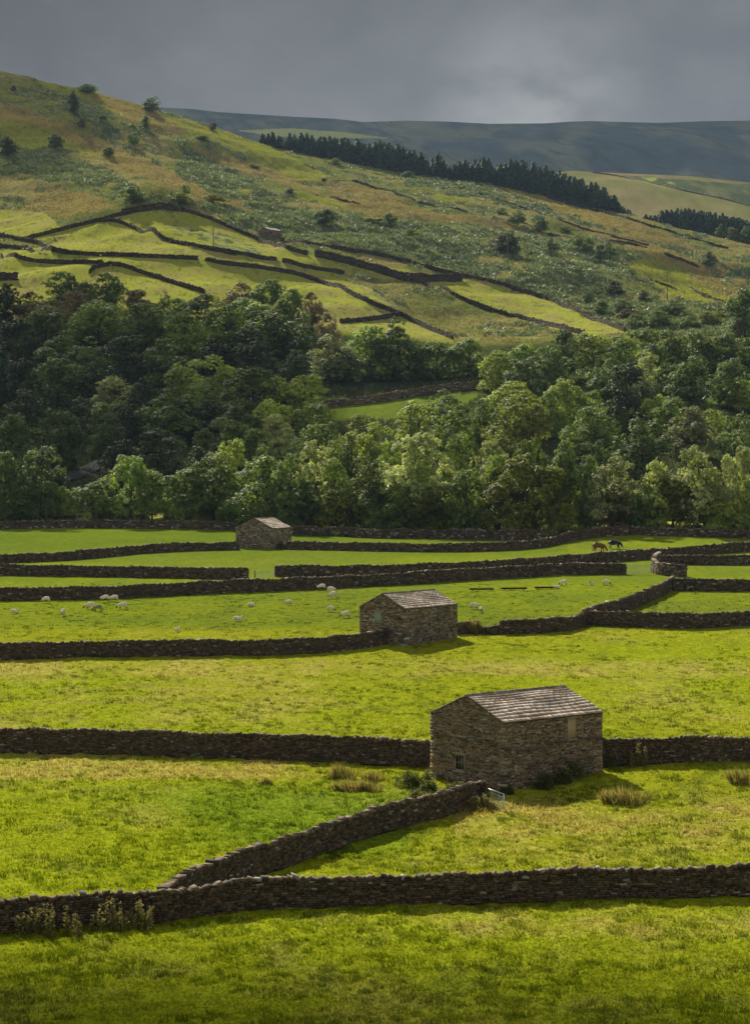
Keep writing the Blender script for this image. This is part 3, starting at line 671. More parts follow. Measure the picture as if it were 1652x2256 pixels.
barn(1111, 1746, 43, 9.5, 7.6, 4.85, 1.5, 'large two-storey stone barn with wooden hatch, nearest to the viewer',
     gable=[(4.05, 1.05, .95, 1.15, 'window')], side=[(6.1, .8, 3.15, 1.5, 'hatch'), (.95, .24, 1.1, .7, 'slot'), (1.95, .09, 3.3, .8, 'slit'), (7.8, .09, 3.6, .65, 'slit')], k=1.0, pale=.02, rust=.05)
barn(893, 1425, 52, 9.3, 6.3, 4.15, 1.45, 'middle stone barn with green hatch in its gable, standing in the sheep pasture wall',
     gable=[(3.35, .95, 2.25, 1.45, 'greenhatch')], side=[(4.1, .09, 1.7, .4, 'slit')], size=.36, course=.14, k=.95, pale=.07, rust=.01, ncourse=10)
barn(602, 1210, 66, 8.0, 7.4, 3.7, 1.75, 'small far stone barn under the trees at the edge of the wood',
     gable=[(1.9, .3, 3.1, .3, 'slit')], side=[(2.6, .55, 1.7, 1.5, 'hatch')], size=.4, course=.17, k=1.1, pale=.1, rust=.01, ncourse=8)
barn(594, 533, 40, 7.2, 8.6, 5.3, 1.6, 'lone stone barn high on the hillside beside the bracken',
     size=.8, course=.35, k=.85, pale=.02, rust=0, ncourse=5, zoff=.3)
def build_walls():
    for pts, H, lab, kw in WALLS:
        if not kw.get('dmin') and pts[0][1] < 1160: kw['dmin'] = 465
        wall(pts, H, lab, **kw)
    for pts, lab in HILLW:
        H = 1.75 if 'thick' not in lab else 3.2
        if 'fell wall' in lab: H = .8 if 'faint' in lab else 1.15
        if 'squat' in lab: H = 3.2
        wall(pts, H, lab, dmin=700, k=.6, pale=.006, thick=.66 if 'thick' not in lab else 1.2, group='dry stone walls on the hill', ragged=.3 if 'fell wall' in lab else .12)
build_walls()
wall([(1306, 381), (1360, 388), (1416, 400), (1500, 420), (1600, 441), (1640, 452), (1690, 465)], 1.4, 'long thin wall crossing the sunlit far slope beyond the plantation', dmin=2050, k=1.3, pale=0, thick=.6, group='dry stone walls on the hill')

# ------------------------------------------------------------------ trees
def crown_me(name, seed, nl, ll, leaf, env, base, pale, bare=0., flat=0.):
    """unit crown: height 1 (from .0 to 1), radius .5; lobes of leaf faces"""
    r = np.random.default_rng(seed); Vs = []; Cs = []
    for i in range(nl):
        # lobe centres spread through an egg shaped volume, denser towards the shell
        th = r.random()*6.283; u = r.random()**.45; zc = r.random()
        prof = env(zc); rad = prof*u*.86
        c = np.array([math.cos(th)*rad, math.sin(th)*rad, .1+zc*.82])
        R = (.1+.075*r.random())*(1.25-.45*zc)
        m = max(9, int(24*(R/.14)**2)); q = r.normal(size=(m, 3)); q /= np.linalg.norm(q, axis=1)[:, None]
        q[:, 2] = np.where(q[:, 2] < -.3, -q[:, 2], q[:, 2]); cr = R*(.82+.3*r.random(m))
        k_ = np.repeat(np.arange(m), int(ll/24)); n = len(k_)
        sub = r.normal(size=(n, 3)); sub /= np.linalg.norm(sub, axis=1)[:, None]
        cl = c+q[k_]*cr[k_][:, None]*np.array([1, 1, .8-flat*.3])
        p = cl+sub*(R*.27*(.5+.5*r.random(n)))[:, None]*np.array([1, 1, .75])
        nr = sub*.55+q[k_]*.75+np.array([0, 0, .65])+r.normal(size=(n, 3))*.3; nr /= np.linalg.norm(nr, axis=1)[:, None]
        a = np.cross(nr, r.normal(size=(n, 3))); a /= np.linalg.norm(a, axis=1)[:, None]; b = np.cross(nr, a)
        s = leaf*(.6+.8*r.random(n))[:, None]; s2 = s*(.55+.3*r.random(n))[:, None]
        Vs.append(np.stack([p-a*s, p-b*s2, p+a*s, p+b*s2], 1))
        k = (.75+.5*r.random())*(.85+.3*r.random(n))[:, None]
        cc_ = np.where(r.random((n, 1)) < .1, np.array([pale]), np.array([base])*np.array([[2.05, 1.95, 1.45]]))*k*(.75+.5*r.random(m))[k_][:, None]
        Cs.append(np.repeat(cc_, 4, 0))
    V = np.concatenate(Vs).reshape(-1, 3); C = np.concatenate(Cs)
    Fq = np.arange(len(V)).reshape(-1, 4)
    return mesh_np(name, V, Fq, [M_leaf], C)
egg = lambda z: .5*math.sqrt(max(0, 1-((z-.42)/.6)**2))
tall = lambda z: .48*math.sqrt(max(0, 1-((z-.45)/.58)**2))**1.2
dome = lambda z: .5*math.sqrt(max(0, 1-((z-.25)/.78)**2))
cone_ = lambda z: .5*max(.08, 1-z)**.8
def trunk_me(name, seed):
    r = random.Random(seed); S = [((0, 0, -.06), (.005, 0, .16), .03, .022), ((.005, 0, .16), (.02, .01, .45), .022, .013), ((.02, .01, .45), (.0, .03, .8), .013, .005)]
    for i in range(9):
        a = i*2.4+r.random(); z0 = .1+.05*i+r.random()*.05; L = .2+.16*r.random()
        m = (math.cos(a)*L*.5, math.sin(a)*L*.5, z0+.12); S += [((0.01, 0, z0), m, .011, .008), (m, (math.cos(a)*L, math.sin(a)*L, z0+.26), .008, .003)]
    return tubes(name, S, M_bark, 5)
KINDS = {  # base colour, pale leaves, envelope, words
 'A': ((.10, .15, .035), (.24, .3, .1), egg, 'mid green tree'),
 'S': ((.065, .1, .032), (.18, .23, .11), egg, 'dark green tree'),
 'L': ((.17, .22, .05), (.34, .39, .15), egg, 'light yellowish green tree'),
 'W': ((.175, .21, .11), (.5, .52, .38), dome, 'silvery pale green tree'),
 'D': ((.036, .055, .024), (.11, .13, .08), tall, 'dense black-green tree'),
 'B': ((.095, .08, .055), (.2, .17, .12), egg, 'brownish thin tree'),
 'Y': ((.125, .155, .028), (.3, .31, .08), dome, 'olive yellow-tinged tree'),
}
PROTO = {}; TR = [trunk_me('trunk', s) for s in (1, 2, 3)]
for kk, (cb, cp, env_, w_) in KINDS.items():
    PROTO[kk] = [crown_me('crown_'+w_.split()[0], hash(kk) % 1000 if False else ord(kk)*7+s, 44, 290, .0165, env_, cb, cp) for s in range(3 if kk in 'ASLWY' else 2)]
TREES = []  # (x, top, width, H, kind) measured
def T(*a): TREES.append(a)
for a in [(137, 598, 88, 13, 'S'), (235, 600, 80, 13, 'S'), (190, 622, 60, 11, 'A'), (75, 642, 84, 12, 'B'), (165, 640, 60, 12, 'B'), (12, 625, 90, 19, 'D'), (300, 637, 62, 11, 'B'), (362, 642, 28, 8, 'S'), (338, 668, 50, 9, 'B'),
          (395, 656, 60, 10, 'A'), (450, 646, 95, 14, 'A'), (530, 623, 76, 12, 'B'), (598, 617, 84, 16, 'S'), (645, 638, 72, 15, 'S'), (688, 642, 56, 13, 'B'), (724, 690, 56, 12, 'B'), (545, 655, 110, 15, 'A'),
          (100, 672, 130, 17, 'A'), (215, 658, 140, 17, 'A'), (320, 668, 130, 17, 'A'), (410, 690, 120, 17, 'A'), (500, 668, 110, 16, 'A'), (590, 680, 140, 18, 'S'), (665, 700, 90, 16, 'S'), (40, 700, 120, 19, 'D'), (160, 725, 130, 18, 'S'), (275, 735, 130, 18, 'D'), (370, 745, 120, 17, 'S'), (470, 745, 120, 17, 'D'), (560, 750, 130, 17, 'D'), (650, 770, 110, 16, 'D'),
          (725, 735, 100, 16, 'W'), (818, 716, 100, 17, 'A'), (881, 703, 125, 20, 'S'), (866, 754, 80, 15, 'A'), (760, 770, 90, 15, 'S'), (920, 760, 60, 15, 'S'), (961, 752, 84, 14, 'A'), (1031, 745, 96, 15, 'A'), (1000, 768, 60, 12, 'A'), (1100, 770, 80, 13, 'L'), (1155, 756, 100, 14, 'A'), (1160, 786, 95, 14, 'S'), (1210, 760, 90, 15, 'S'), (1246, 723, 66, 17, 'D'), (1306, 733, 110, 16, 'L'), (1365, 745, 90, 15, 'A'), (1401, 722, 110, 16, 'A'), (1465, 728, 100, 16, 'A'), (1531, 733, 110, 16, 'A'), (1590, 735, 100, 16, 'A'), (1645, 745, 90, 16, 'A'), (1440, 760, 90, 15, 'S'), (1340, 775, 90, 14, 'S'),
          (1381, 793, 130, 20, 'D'), (1425, 776, 76, 15, 'W'), (1531, 785, 112, 18, 'S'), (1478, 800, 70, 13, 'S'), (1610, 790, 90, 15, 'S'), (1636, 833, 76, 10, 'L'), (1136, 838, 125, 15, 'L'), (1148, 865, 135, 17, 'Y'), (1215, 855, 70, 14, 'A'), (921, 884, 100, 13, 'L'), (976, 860, 96, 12, 'S'), (1005, 905, 90, 13, 'A'), (1065, 880, 60, 12, 'A'),
          (1306, 896, 120, 14, 'A'), (1366, 900, 34, 8, 'A'), (1416, 923, 120, 15, 'S'), (1481, 876, 90, 14, 'A'), (1520, 896, 105, 14, 'W'), (1511, 953, 48, 7, 'B'), (1636, 911, 95, 15, 'S'), (1575, 900, 60, 10, 'L'), (1440, 870, 70, 12, 'L'), (1300, 860, 60, 9, 'A'),
          (921, 958, 165, 16, 'W'), (1076, 971, 96, 13, 'W'), (1165, 968, 90, 14, 'A'), (1245, 975, 96, 14, 'S'), (1312, 970, 60, 11, 'S'), (1010, 960, 90, 13, 'A'), (830, 930, 90, 13, 'L'), (860, 975, 80, 12, 'A'), (1095, 1005, 80, 12, 'A'),
          (1150, 1004, 135, 17, 'Y'), (1222, 1030, 110, 15, 'Y'), (1100, 1035, 96, 14, 'Y'), (1026, 1034, 106, 14, 'A'), (951, 1078, 100, 10, 'Y'), (895, 1080, 66, 9, 'A'), (841, 1068, 90, 10, 'A'), (1361, 1007, 125, 14, 'W'), (1446, 1018, 70, 12, 'W'), (1410, 1052, 66, 10, 'S'), (1348, 1082, 100, 9, 'B'), (1398, 1084, 90, 8.5, 'L'), (1536, 981, 112, 15, 'W'), (1605, 1005, 70, 13, 'W'), (1642, 985, 76, 14, 'W'), (1482, 1050, 105, 12, 'Y'), (1551, 1039, 120, 13, 'L'), (1640, 1047, 100, 12, 'L'), (1592, 1105, 80, 7, 'L'), (1290, 1090, 50, 8, 'A'), (1300, 1010, 60, 11, 'S'), (990, 1110, 70, 7, 'Y'), (1450, 1100, 60, 7, 'L'),
          (465, 782, 115, 16, 'L'), (400, 802, 80, 13, 'L'), (560, 812, 145, 16, 'A'), (671, 823, 108, 15, 'L'), (615, 830, 80, 14, 'L'), (380, 852, 130, 16, 'S'), (450, 850, 110, 15, 'A'), (255, 831, 106, 14, 'W'), (130, 792, 135, 17, 'S'), (50, 787, 100, 17, 'D'), (210, 800, 90, 16, 'D'), (320, 830, 90, 15, 'D'), (690, 886, 88, 12, 'A'), (600, 881, 96, 13, 'L'), (520, 880, 110, 14, 'S'), (130, 902, 120, 16, 'S'), (30, 915, 105, 16, 'S'), (230, 905, 80, 13, 'S'), (350, 938, 150, 16, 'D'), (525, 925, 116, 14, 'A'), (455, 945, 80, 12, 'A'), (610, 912, 80, 12, 'W'), (700, 936, 106, 12, 'A'), (695, 970, 118, 13, 'W'), (801, 912, 80, 10, 'L'), (760, 950, 80, 12, 'L'), (810, 1010, 90, 12, 'S'), (505, 967, 96, 14, 'L'), (470, 1008, 110, 14, 'A'), (572, 985, 90, 13, 'S'), (640, 1000, 90, 13, 'S'),
          (288, 1004, 108, 15, 'A'), (590, 1007, 150, 15, 'A'), (410, 1030, 105, 13, 'A'), (335, 1045, 80, 11, 'A'), (205, 1062, 90, 10, 'A'), (520, 1060, 80, 10, 'A'), (660, 1050, 80, 11, 'A'), (735, 1082, 76, 8, 'Y'), (803, 1044, 100, 11, 'Y'), (860, 1110, 70, 6.5, 'A'), (45, 1072, 74, 8, 'A'), (132, 1072, 50, 8, 'L'), (90, 985, 110, 15, 'S'), (10, 1000, 90, 14, 'S'), (105, 985, 90, 13, 'D'), (180, 960, 80, 13, 'D'), (60, 860, 110, 16, 'D'), (180, 870, 90, 14, 'D'), (290, 890, 80, 13, 'D'), (740, 1010, 80, 12, 'A'), (770, 985, 70, 12, 'D'), (930, 1030, 80, 11, 'A'), (1250, 1110, 50, 6, 'Y'), (680, 1105, 60, 6.5, 'S')]: T(*a)
for i in range(26):   # the trees that fill the gaps between the ones measured above
    x = rng.uniform(-20, 1680); y = rng.uniform(770, 1080)
    if 690 < x < 1100 and 845 < y < 960: continue
    if 1220 < x < 1330 and 840 < y < 960: continue
    if 150 < x < 260 and 960 < y < 1060: continue
    if x > 1540 and 800 < y < 900: continue
    if x > 700 and i % 3: continue
    T(x, y, rng.uniform(70, 105), rng.uniform(10, 13), 'D' if x < 500 else ('S', 'A', 'S', 'L')[i % 4])
T(-5, 760, 46, 20, 'C'); T(18, 772, 40, 18, 'C'); T(-20, 800, 50, 19, 'C')
def solve(x, ytop, H):
    d = np.arange(470, 860, 1.); z = gfun(np.full(len(d), x), d)+H; yy = HY-F*z/d
    k = np.argmin(np.abs(yy-ytop)); return d[k]
def conifer_me(name, seed, nw=22, col_=(.085, .135, .085)):
    r = np.random.default_rng(seed); Vs = []; Cs = []
    for i in range(nw):
        z = .08+.9*i/nw; R = .5*(1-z)**.55*(.75+.5*r.random())+.015; m = int(10+26*(1-z))
        for j in range(m):
            a = r.random()*6.283; q = R*(.75+.35*r.random()); dr = .05+.06*r.random()
            p0 = np.array([0, 0, z+.03]); p1 = np.array([math.cos(a)*q, math.sin(a)*q, z-dr]); s = np.array([-math.sin(a), math.cos(a), 0])*(.035+.05*(1-z))
            md = (p0+p1)/2+np.array([0, 0, .02])
            Vs.append([p0, md-s, p1, md+s]); k = .6+.9*r.random(); Cs += [np.array(col_)*k]*4
    V = np.array(Vs).reshape(-1, 3)
    return mesh_np(name, V, np.arange(len(V)).reshape(-1, 4), [M_needle], np.array(Cs))
CON = [conifer_me('needles', s) for s in (11, 12, 13)]
CTR = tubes('trunk', [((0, 0, -.08), (0, 0, .95), .02, .003)], M_bark, 5)
ORD = ['', 'leftmost', 'second', 'third', 'fourth', 'fifth', 'sixth', 'seventh', 'eighth', 'ninth', 'tenth', 'eleventh', 'twelfth', 'thirteenth', 'fourteenth', 'fifteenth', 'sixteenth', 'seventeenth', 'eighteenth', 'nineteenth', 'twentieth']
def ordinal(n):
    if n < len(ORD): return ORD[n] if n == 1 else ORD[n]+' from the left'
    return ('%d%s' % (n, {1: 'st', 2: 'nd', 3: 'rd'}.get(n % 10, 'th')))+' from the left'
def place_tree(loc, H, wd, kind, label, rz, group='trees of the valley wood'):
    if kind == 'C':
        t = thing('conifer_tree', label, 'tree', loc, rz, group); obj('crown', random.choice(CON), t); obj('trunk', CTR, t)
    else:
        t = thing('broadleaf_tree', label, 'tree', loc, rz, group); obj('crown', random.choice(PROTO[kind]), t); obj('trunk', random.choice(TR), t)
    t.scale = (wd, wd, H); return t
rows = []
for (x, yt, w, H, kd) in TREES:
    d = solve(x, yt, H)
    if 690 < x < 1080 and yt < 800: d = max(d, 668); H = (HY-yt)/F*d-float(gfun(x, d))
    if 140 < x < 250 and 940 < yt < 1000: d = 610.; H = (HY-yt)/F*d-float(gfun(x, d))
    if d < 505:
        d = float(K_wall(x))+6+(d-470)*.6+rng.uniform(0, 8); H = (HY-yt)/F*d-float(gfun(x, d))
    rows.append([x, yt, w, H, kd, d])
for r_ in rows:
    d = r_[5]
    r_.append(0 if d < 505 else 1 if d < 560 else 2 if d < 625 else 3 if d < 700 else 4)
RN = ['in the front row behind the wall', 'in the second row of trees', 'in the middle of the wood', 'in the upper wood', 'at the top of the wood']
cnt = {}
for r_ in sorted(rows, key=lambda q: (q[6], q[0])):
    x, yt, w, H, kd, d, row = r_
    key = (row, kd); cnt[key] = cnt.get(key, 0)+1
    word = KINDS[kd][3] if kd in KINDS else 'pointed dark conifer'
    if row == 0 and x == 132: lab = 'small lone pale tree with a bare visible trunk behind the wall at the left'
    elif row == 0 and x == 45: lab = 'small rounded dark green tree at the far left behind the wall'
    else: lab = '%s, %s such %s' % (word, ordinal(cnt[key]), RN[row])
    zc = float(gfun(x, d))+CZ
    wd = w/F*d*1.15
    place_tree(((x-CX)/F*d, d, zc-.05*H if row else zc), H*(1.04 if row else 1.0), wd, kd, lab, random.random()*6.28)
# plantation along the crest
c1 = np.array([(575, 290), (585, 283), (600, 287), (622, 300), (640, 290), (700, 291), (760, 299), (820, 303), (880, 311), (925, 326), (942, 350), (950, 340), (968, 334), (988, 352), (1000, 350), (1050, 346), (1110, 350), (1150, 346), (1190, 358), (1240, 373), (1290, 388), (1330, 402), (1350, 424), (1376, 448), (1400, 468)])
c2 = np.array([(1421, 470), (1440, 466), (1486, 456), (1551, 458), (1600, 468), (1640, 480), (1690, 488)])
def conif(x, yt, d, lab, grp, col_=0, wmul=1.):
    z = float(gfun(x, d)); H = (HY-yt)/F*d-z
    if H < 3: return
    place_tree(((x-CX)/F*d, d, z+CZ-.3), H, min(H*.8, 12)*wmul*random.uniform(.85, 1.25), 'C', lab, random.random()*6, grp)
for row in range(3):
    for x in np.arange(576+row*4, 1398, 12.5):
        xx = x+rng.uniform(-2, 2); yt = np.interp(xx, c1[:, 0], c1[:, 1])+rng.uniform(-5, 10)+(0, 9, 3)[row]+(rng.random() < .2)*rng.uniform(0, 16)
        if 944 < xx < 952: continue
        side = 'left' if xx < 948 else 'right'
        conif(xx, yt, float(K_ds(xx))+(8, 32, 58)[row], 'dark conifer in the dense %s-hand block of the plantation on the crest' % side, 'conifers of the plantation, %s block' % side)
for row in range(2):
    for x in np.arange(1422+row*4, 1652, 9.5):
        xx = x+rng.uniform(-2, 2); yt = np.interp(xx, c2[:, 0], c2[:, 1])+rng.uniform(-3, 8)
        conif(xx, yt, float(K_ds(xx))+(30, 60)[row], 'dark conifer in the lower plantation beyond the slope at the right edge', 'conifers of the lower plantation')
def crest_tree(x, yt, w, kd, lab, dd_=20):
    d = float(K_ds(x))+dd_; z = float(gfun(x, d)); H = (HY-yt)/F*d-z
    place_tree(((x-CX)/F*d, d, z+CZ-.6), H, w/F*d, kd, lab, 1., 'broadleaf trees at the end of the lower plantation')
crest_tree(1612, 500, 40, 'A', 'rounded broadleaf tree left of two at the end of the lower plantation'); crest_tree(1645, 498, 44, 'S', 'rounded broadleaf tree at the right edge beside the lower plantation')
crest_tree(1590, 492, 30, 'S', 'small dark broadleaf tree in front of the lower plantation end')
tt = place_tree((0, 0, 0), 1, 1, 'B', 'single brownish rounded conifer standing in the gap of the crest plantation', 0, 'conifers of the plantation, gap')
d = 1500.; tt.location = ((968-CX)/F*d, d, float(gfun(968, d))+CZ-.5); H = (HY-334)/F*d-float(gfun(968, d)); tt.scale = (42/F*d, 42/F*d, H)
tt.children[0].data = crown_me('crown', 77, 40, 110, .03, tall, (.05, .055, .03), (.09, .08, .05))
# hawthorns and bushes on the fell: x, foot y, height, width, kind, label
HAW = [(192, 200, 17, 44, 'A', 'wide umbrella-shaped tree alone on the skyline at the left'), (335, 247, 33, 40, 'S', 'round-topped lone tree on the skyline, right of the umbrella tree'),
 (162, 252, 50, 26, 'D', 'thin straggling dark tree below the umbrella tree'), (30, 200, 12, 14, 'B', 'tiny thin tree near the skyline at the far left'), (320, 281, 26, 26, 'S', 'small hawthorn directly below the round skyline tree'),
 (181, 281, 20, 20, 'B', 'sparse leaning little tree on the tan spur at the left'), (293, 320, 28, 26, 'A', 'small tree with short trunk on the spur, below the round skyline tree'), (122, 328, 32, 38, 'D', 'dark round hawthorn on the grey bracken at the left'),
 (17, 344, 42, 42, 'D', 'dark hawthorn at the left edge of the fell'), (240, 343, 18, 28, 'S', 'low bush right of the dark round hawthorn'), (470, 286, 16, 20, 'B', 'thin tree on the skyline against the far moor'),
 (293, 447, 36, 54, 'A', 'broad grey-green bush above the arching wall'), (408, 429, 22, 28, 'A', 'small bush right of the broad grey-green bush'), (395, 448, 24, 50, 'Y', 'yellow-green gorse bush above the arching wall'), (470, 446, 16, 66, 'Y', 'low long yellow-green gorse bush above the arching wall'),
 (718, 494, 32, 58, 'S', 'wide ragged hawthorn above and right of the hill barn'), (740, 363, 15, 24, 'L', 'small pale bush just below the crest plantation'), (640, 426, 13, 18, 'S', 'tiny dark bush on the brown slope in mid hill'), (898, 392, 15, 30, 'A', 'small bush under the left plantation block'),
 (857, 502, 30, 36, 'S', 'hawthorn just above the second power pole'), (906, 519, 14, 32, 'Y', 'low yellowish bush right of the second power pole'), (1138, 497, 32, 42, 'S', 'dark ragged hawthorn left of the upright round one'), (1188, 514, 38, 36, 'S', 'upright round hawthorn in the middle of the fell'),
 (1118, 556, 42, 64, 'D', 'broad dark hawthorn behind the third power pole'), (1217, 557, 32, 30, 'S', 'small hawthorn with visible stem right of the third power pole'), (1276, 548, 34, 40, 'S', 'left bush of the pair on the green slope'), (1296, 554, 30, 32, 'A', 'right bush of the pair on the green slope'),
 (1322, 577, 38, 38, 'D', 'dark hawthorn, left of two growing together'), (1345, 572, 40, 38, 'S', 'taller hawthorn, right of two growing together'), (1562, 588, 32, 34, 'S', 'lone round hawthorn on the slope near the right edge'), (1354, 652, 34, 46, 'D', 'dark hawthorn left of the fourth power pole'),
 (1416, 666, 26, 28, 'D', 'small dark hawthorn just left of the fourth power pole'), (1296, 669, 28, 28, 'S', 'small hawthorn above the end of the long lit field'), (1326, 694, 32, 46, 'S', 'low hawthorn by the uppermost hill wall end'), (1375, 694, 36, 48, 'S', 'bush above the wood below the two dark hawthorns'),
 (1450, 720, 34, 60, 'A', 'olive bush at the wood edge under the fourth power pole'), (1474, 697, 32, 66, 'S', 'wide bush at the foot of the fourth power pole'), (1400, 722, 30, 50, 'A', 'bush at the wood edge, centre right'), (1640, 742, 98, 96, 'S', 'big dark round tree at the right edge above the wood'),
 (1592, 702, 24, 42, 'A', 'small bush left of the big dark round tree'), (1560, 716, 30, 56, 'Y', 'olive bush at the upper wood edge near the right'), (1630, 752, 46, 22, 'B', 'pale thin dead-looking tree at the right edge'), (1520, 722, 26, 46, 'A', 'small bush at the upper wood edge near the right'),
 (226, 262, 8, 20, 'S', 'tiny bush on the dark green gully slope'), (560, 372, 10, 30, 'S', 'low dark bush on the brown slope'), (445, 308, 9, 34, 'S', 'low dark bush on the bright slope below the skyline'), (1105, 474, 16, 26, 'A', 'little bush on the tan fell below the plantation'), (1244, 512, 12, 24, 'A', 'little bush on the tan slope in mid fell'),
 (1380, 700, 20, 40, 'B', 'brownish bush at the upper wood edge'), (820, 492, 12, 50, 'A', 'low wide bush above the second power pole')]
for (x, yb, h, w, kd, lab) in HAW:
    p = at(x, max(yb, float(K_sky(x))+4), 700)
    if p.y > K_ds(x)+20: d = float(K_ds(x))-4; p = Vector(((x-CX)/F*d, d, float(gfun(x, d))+CZ))
    s = p.y/F; t = place_tree((p.x, p.y, p.z-.25), h*s*1.05, w*s*1.1, kd, lab, random.random()*6, 'hawthorns and bushes on the fell')
    t.name = 'hawthorn' if h > 20 else 'bush'; t['category'] = 'tree' if h > 20 else 'bush'

# ------------------------------------------------------------------ road through the wood
rp = [(140, 1062), (175, 1046), (215, 1030), (250, 1012), (300, 1004), (360, 1000)]
pts = [at(x, y, 465) for x, y in rp]; V = []; Fq = []
C_ = [];
for i in range(41):
    t = i/40*(len(pts)-1); k = min(int(t), len(pts)-2); C_.append(pts[k].lerp(pts[k+1], t-k))
for i, p in enumerate(C_):
    q = C_[min(i+1, 40)]-C_[max(i-1, 0)]; nn = Vector((-q.y, q.x, 0)).normalized()*3.4
    for s in (-1, -.3, .3, 1):
        a = p+nn*s; V.append((a.x, a.y, p.z+.55)) 
    if i: b = 4*i; Fq += [(b-4+j, b-3+j, b+1+j, b+j) for j in range(3)]
tag(obj('road', mesh_np('road', V, Fq, [M_asphalt])), None, None, None, 'structure')

# ------------------------------------------------------------------ animals
def skin_mesh(name, V, E, R, mats, pick):
    me = bpy.data.meshes.new('t'); me.from_pydata(V, E, []); o = bpy.data.objects.new('t', me); COL.objects.link(o)
    m = o.modifiers.new('s', 'SKIN'); me.skin_vertices[0].data[0].use_root = True
    for i, r in enumerate(R): me.skin_vertices[0].data[i].radius = (r, r) if not isinstance(r, tuple) else r
    m.use_smooth_shade = True
    s = o.modifiers.new('b', 'SUBSURF'); s.levels = 1; s.render_levels = 1
    dg_ = bpy.context.evaluated_depsgraph_get(); r = bpy.data.meshes.new_from_object(o.evaluated_get(dg_))
    bpy.data.objects.remove(o); r.name = name; r.materials.clear()
    for x in mats: r.materials.append(x)
    for p in r.polygons: p.material_index = pick(p.center); p.use_smooth = True
    return r
def quad(pose, k=1., dark=M_face, body=M_fleece, cow=False):
    """+x is where the animal looks; sheep: 0.75 m at the back; returns mesh"""
    br = .235 if not cow else .235
    hz = .56 if not cow else .6
    V = [(-.02, 0, hz), (-.3, 0, hz+.03), (-.5, 0, hz-.01), (.28, 0, hz+.01), (.46, 0, hz-.02)]
    R = [br, br*.98, br*.62, br*.95, br*.62]; E = [(0, 1), (1, 2), (0, 3), (3, 4)]
    def add(p, r, c): V.append(p); R.append(r); E.append((c, len(V)-1)); return len(V)-1
    if pose == 'graze':
        a = add((.62, 0, hz-.17), .115, 4); b = add((.72, 0, .2), .075, a); c = add((.82, 0, .07), .05, b)
        if not cow: add((.70, .1, .25), .02, b); add((.70, -.1, .25), .02, b)
        else: add((.68, .14, .27), .025, b); add((.68, -.14, .27), .025, b)
    elif pose == 'stand':
        a = add((.6, 0, hz+.16), .115, 4); b = add((.7, 0, hz+.27), .075, a); c = add((.86, 0, hz+.2), .05, b); add((.68, .12, hz+.3), .02, b); add((.68, -.12, hz+.3), .02, b)
    else:
        dz = -.27
        V[:] = [(v[0], v[1], v[2]+dz) for v in V]
        a = add((.58, 0, hz+dz+.16), .11, 4); b = add((.66, .02, hz+dz+.27), .075, a); c = add((.8, .03, hz+dz+.2), .05, b); add((.66, .13, hz+dz+.31), .02, b); add((.66, -.1, hz+dz+.31), .02, b)
    if pose != 'lie':
        lr = .042 if not cow else .046
        for (px, c, q) in ((.33, 3, 0), (-.36, 1, 1)):
            for sy in (-1, 1):
                sx = sy*.06
                a = add((px+sx*.4, sy*.13, .36), lr*(2.1 if q else 1.7), c); b = add((px+sx-(.05 if q else -.01), sy*.13, .2), lr, a); add((px+sx, sy*.13, .02), lr*.95, b)
    else:
        for sx in (.3, -.3):
            for sy in (-1, 1): a = add((sx+.05, sy*.17, .09), .06, 3 if sx > 0 else 1); add((sx+.2, sy*.22, .05), .035, a)
    if cow: a = add((-.62, 0, hz-.02), .03, 2); add((-.64, 0, .25), .02, a)
    hb = -.27 if pose == 'lie' else 0
    def pick(c):
        if cow:
            if body is M_black and ((abs(c.x+.28) < .14 and c.z < .45) or c.x > .72 or (abs(c.x-.05) < .08 and c.z < .5)): return 2
            return 0
        if pose == 'graze': return 1 if (c.x > .66 or (c.z < .24)) else 0
        return 1 if (c.x > .63 or c.z < (.24 if pose == 'stand' else .045)) else 0
    V = [(v[0]*k, v[1]*k, v[2]*k) for v in V]; R = [r*k for r in R]; kk_ = k
    return skin_mesh('body', V, E, R, [body, dark, M_white], lambda c: pick(c/kk_))
SH = {(p, d): quad(p, 1.25, M_face if d else M_pale) for p in ('graze', 'stand', 'lie') for d in (0, 1)}
SHB = quad('graze', 1.15, M_face, simple('dun_fleece', (.3, .26, .2), 1, 0, 9., .2, 0, .4))
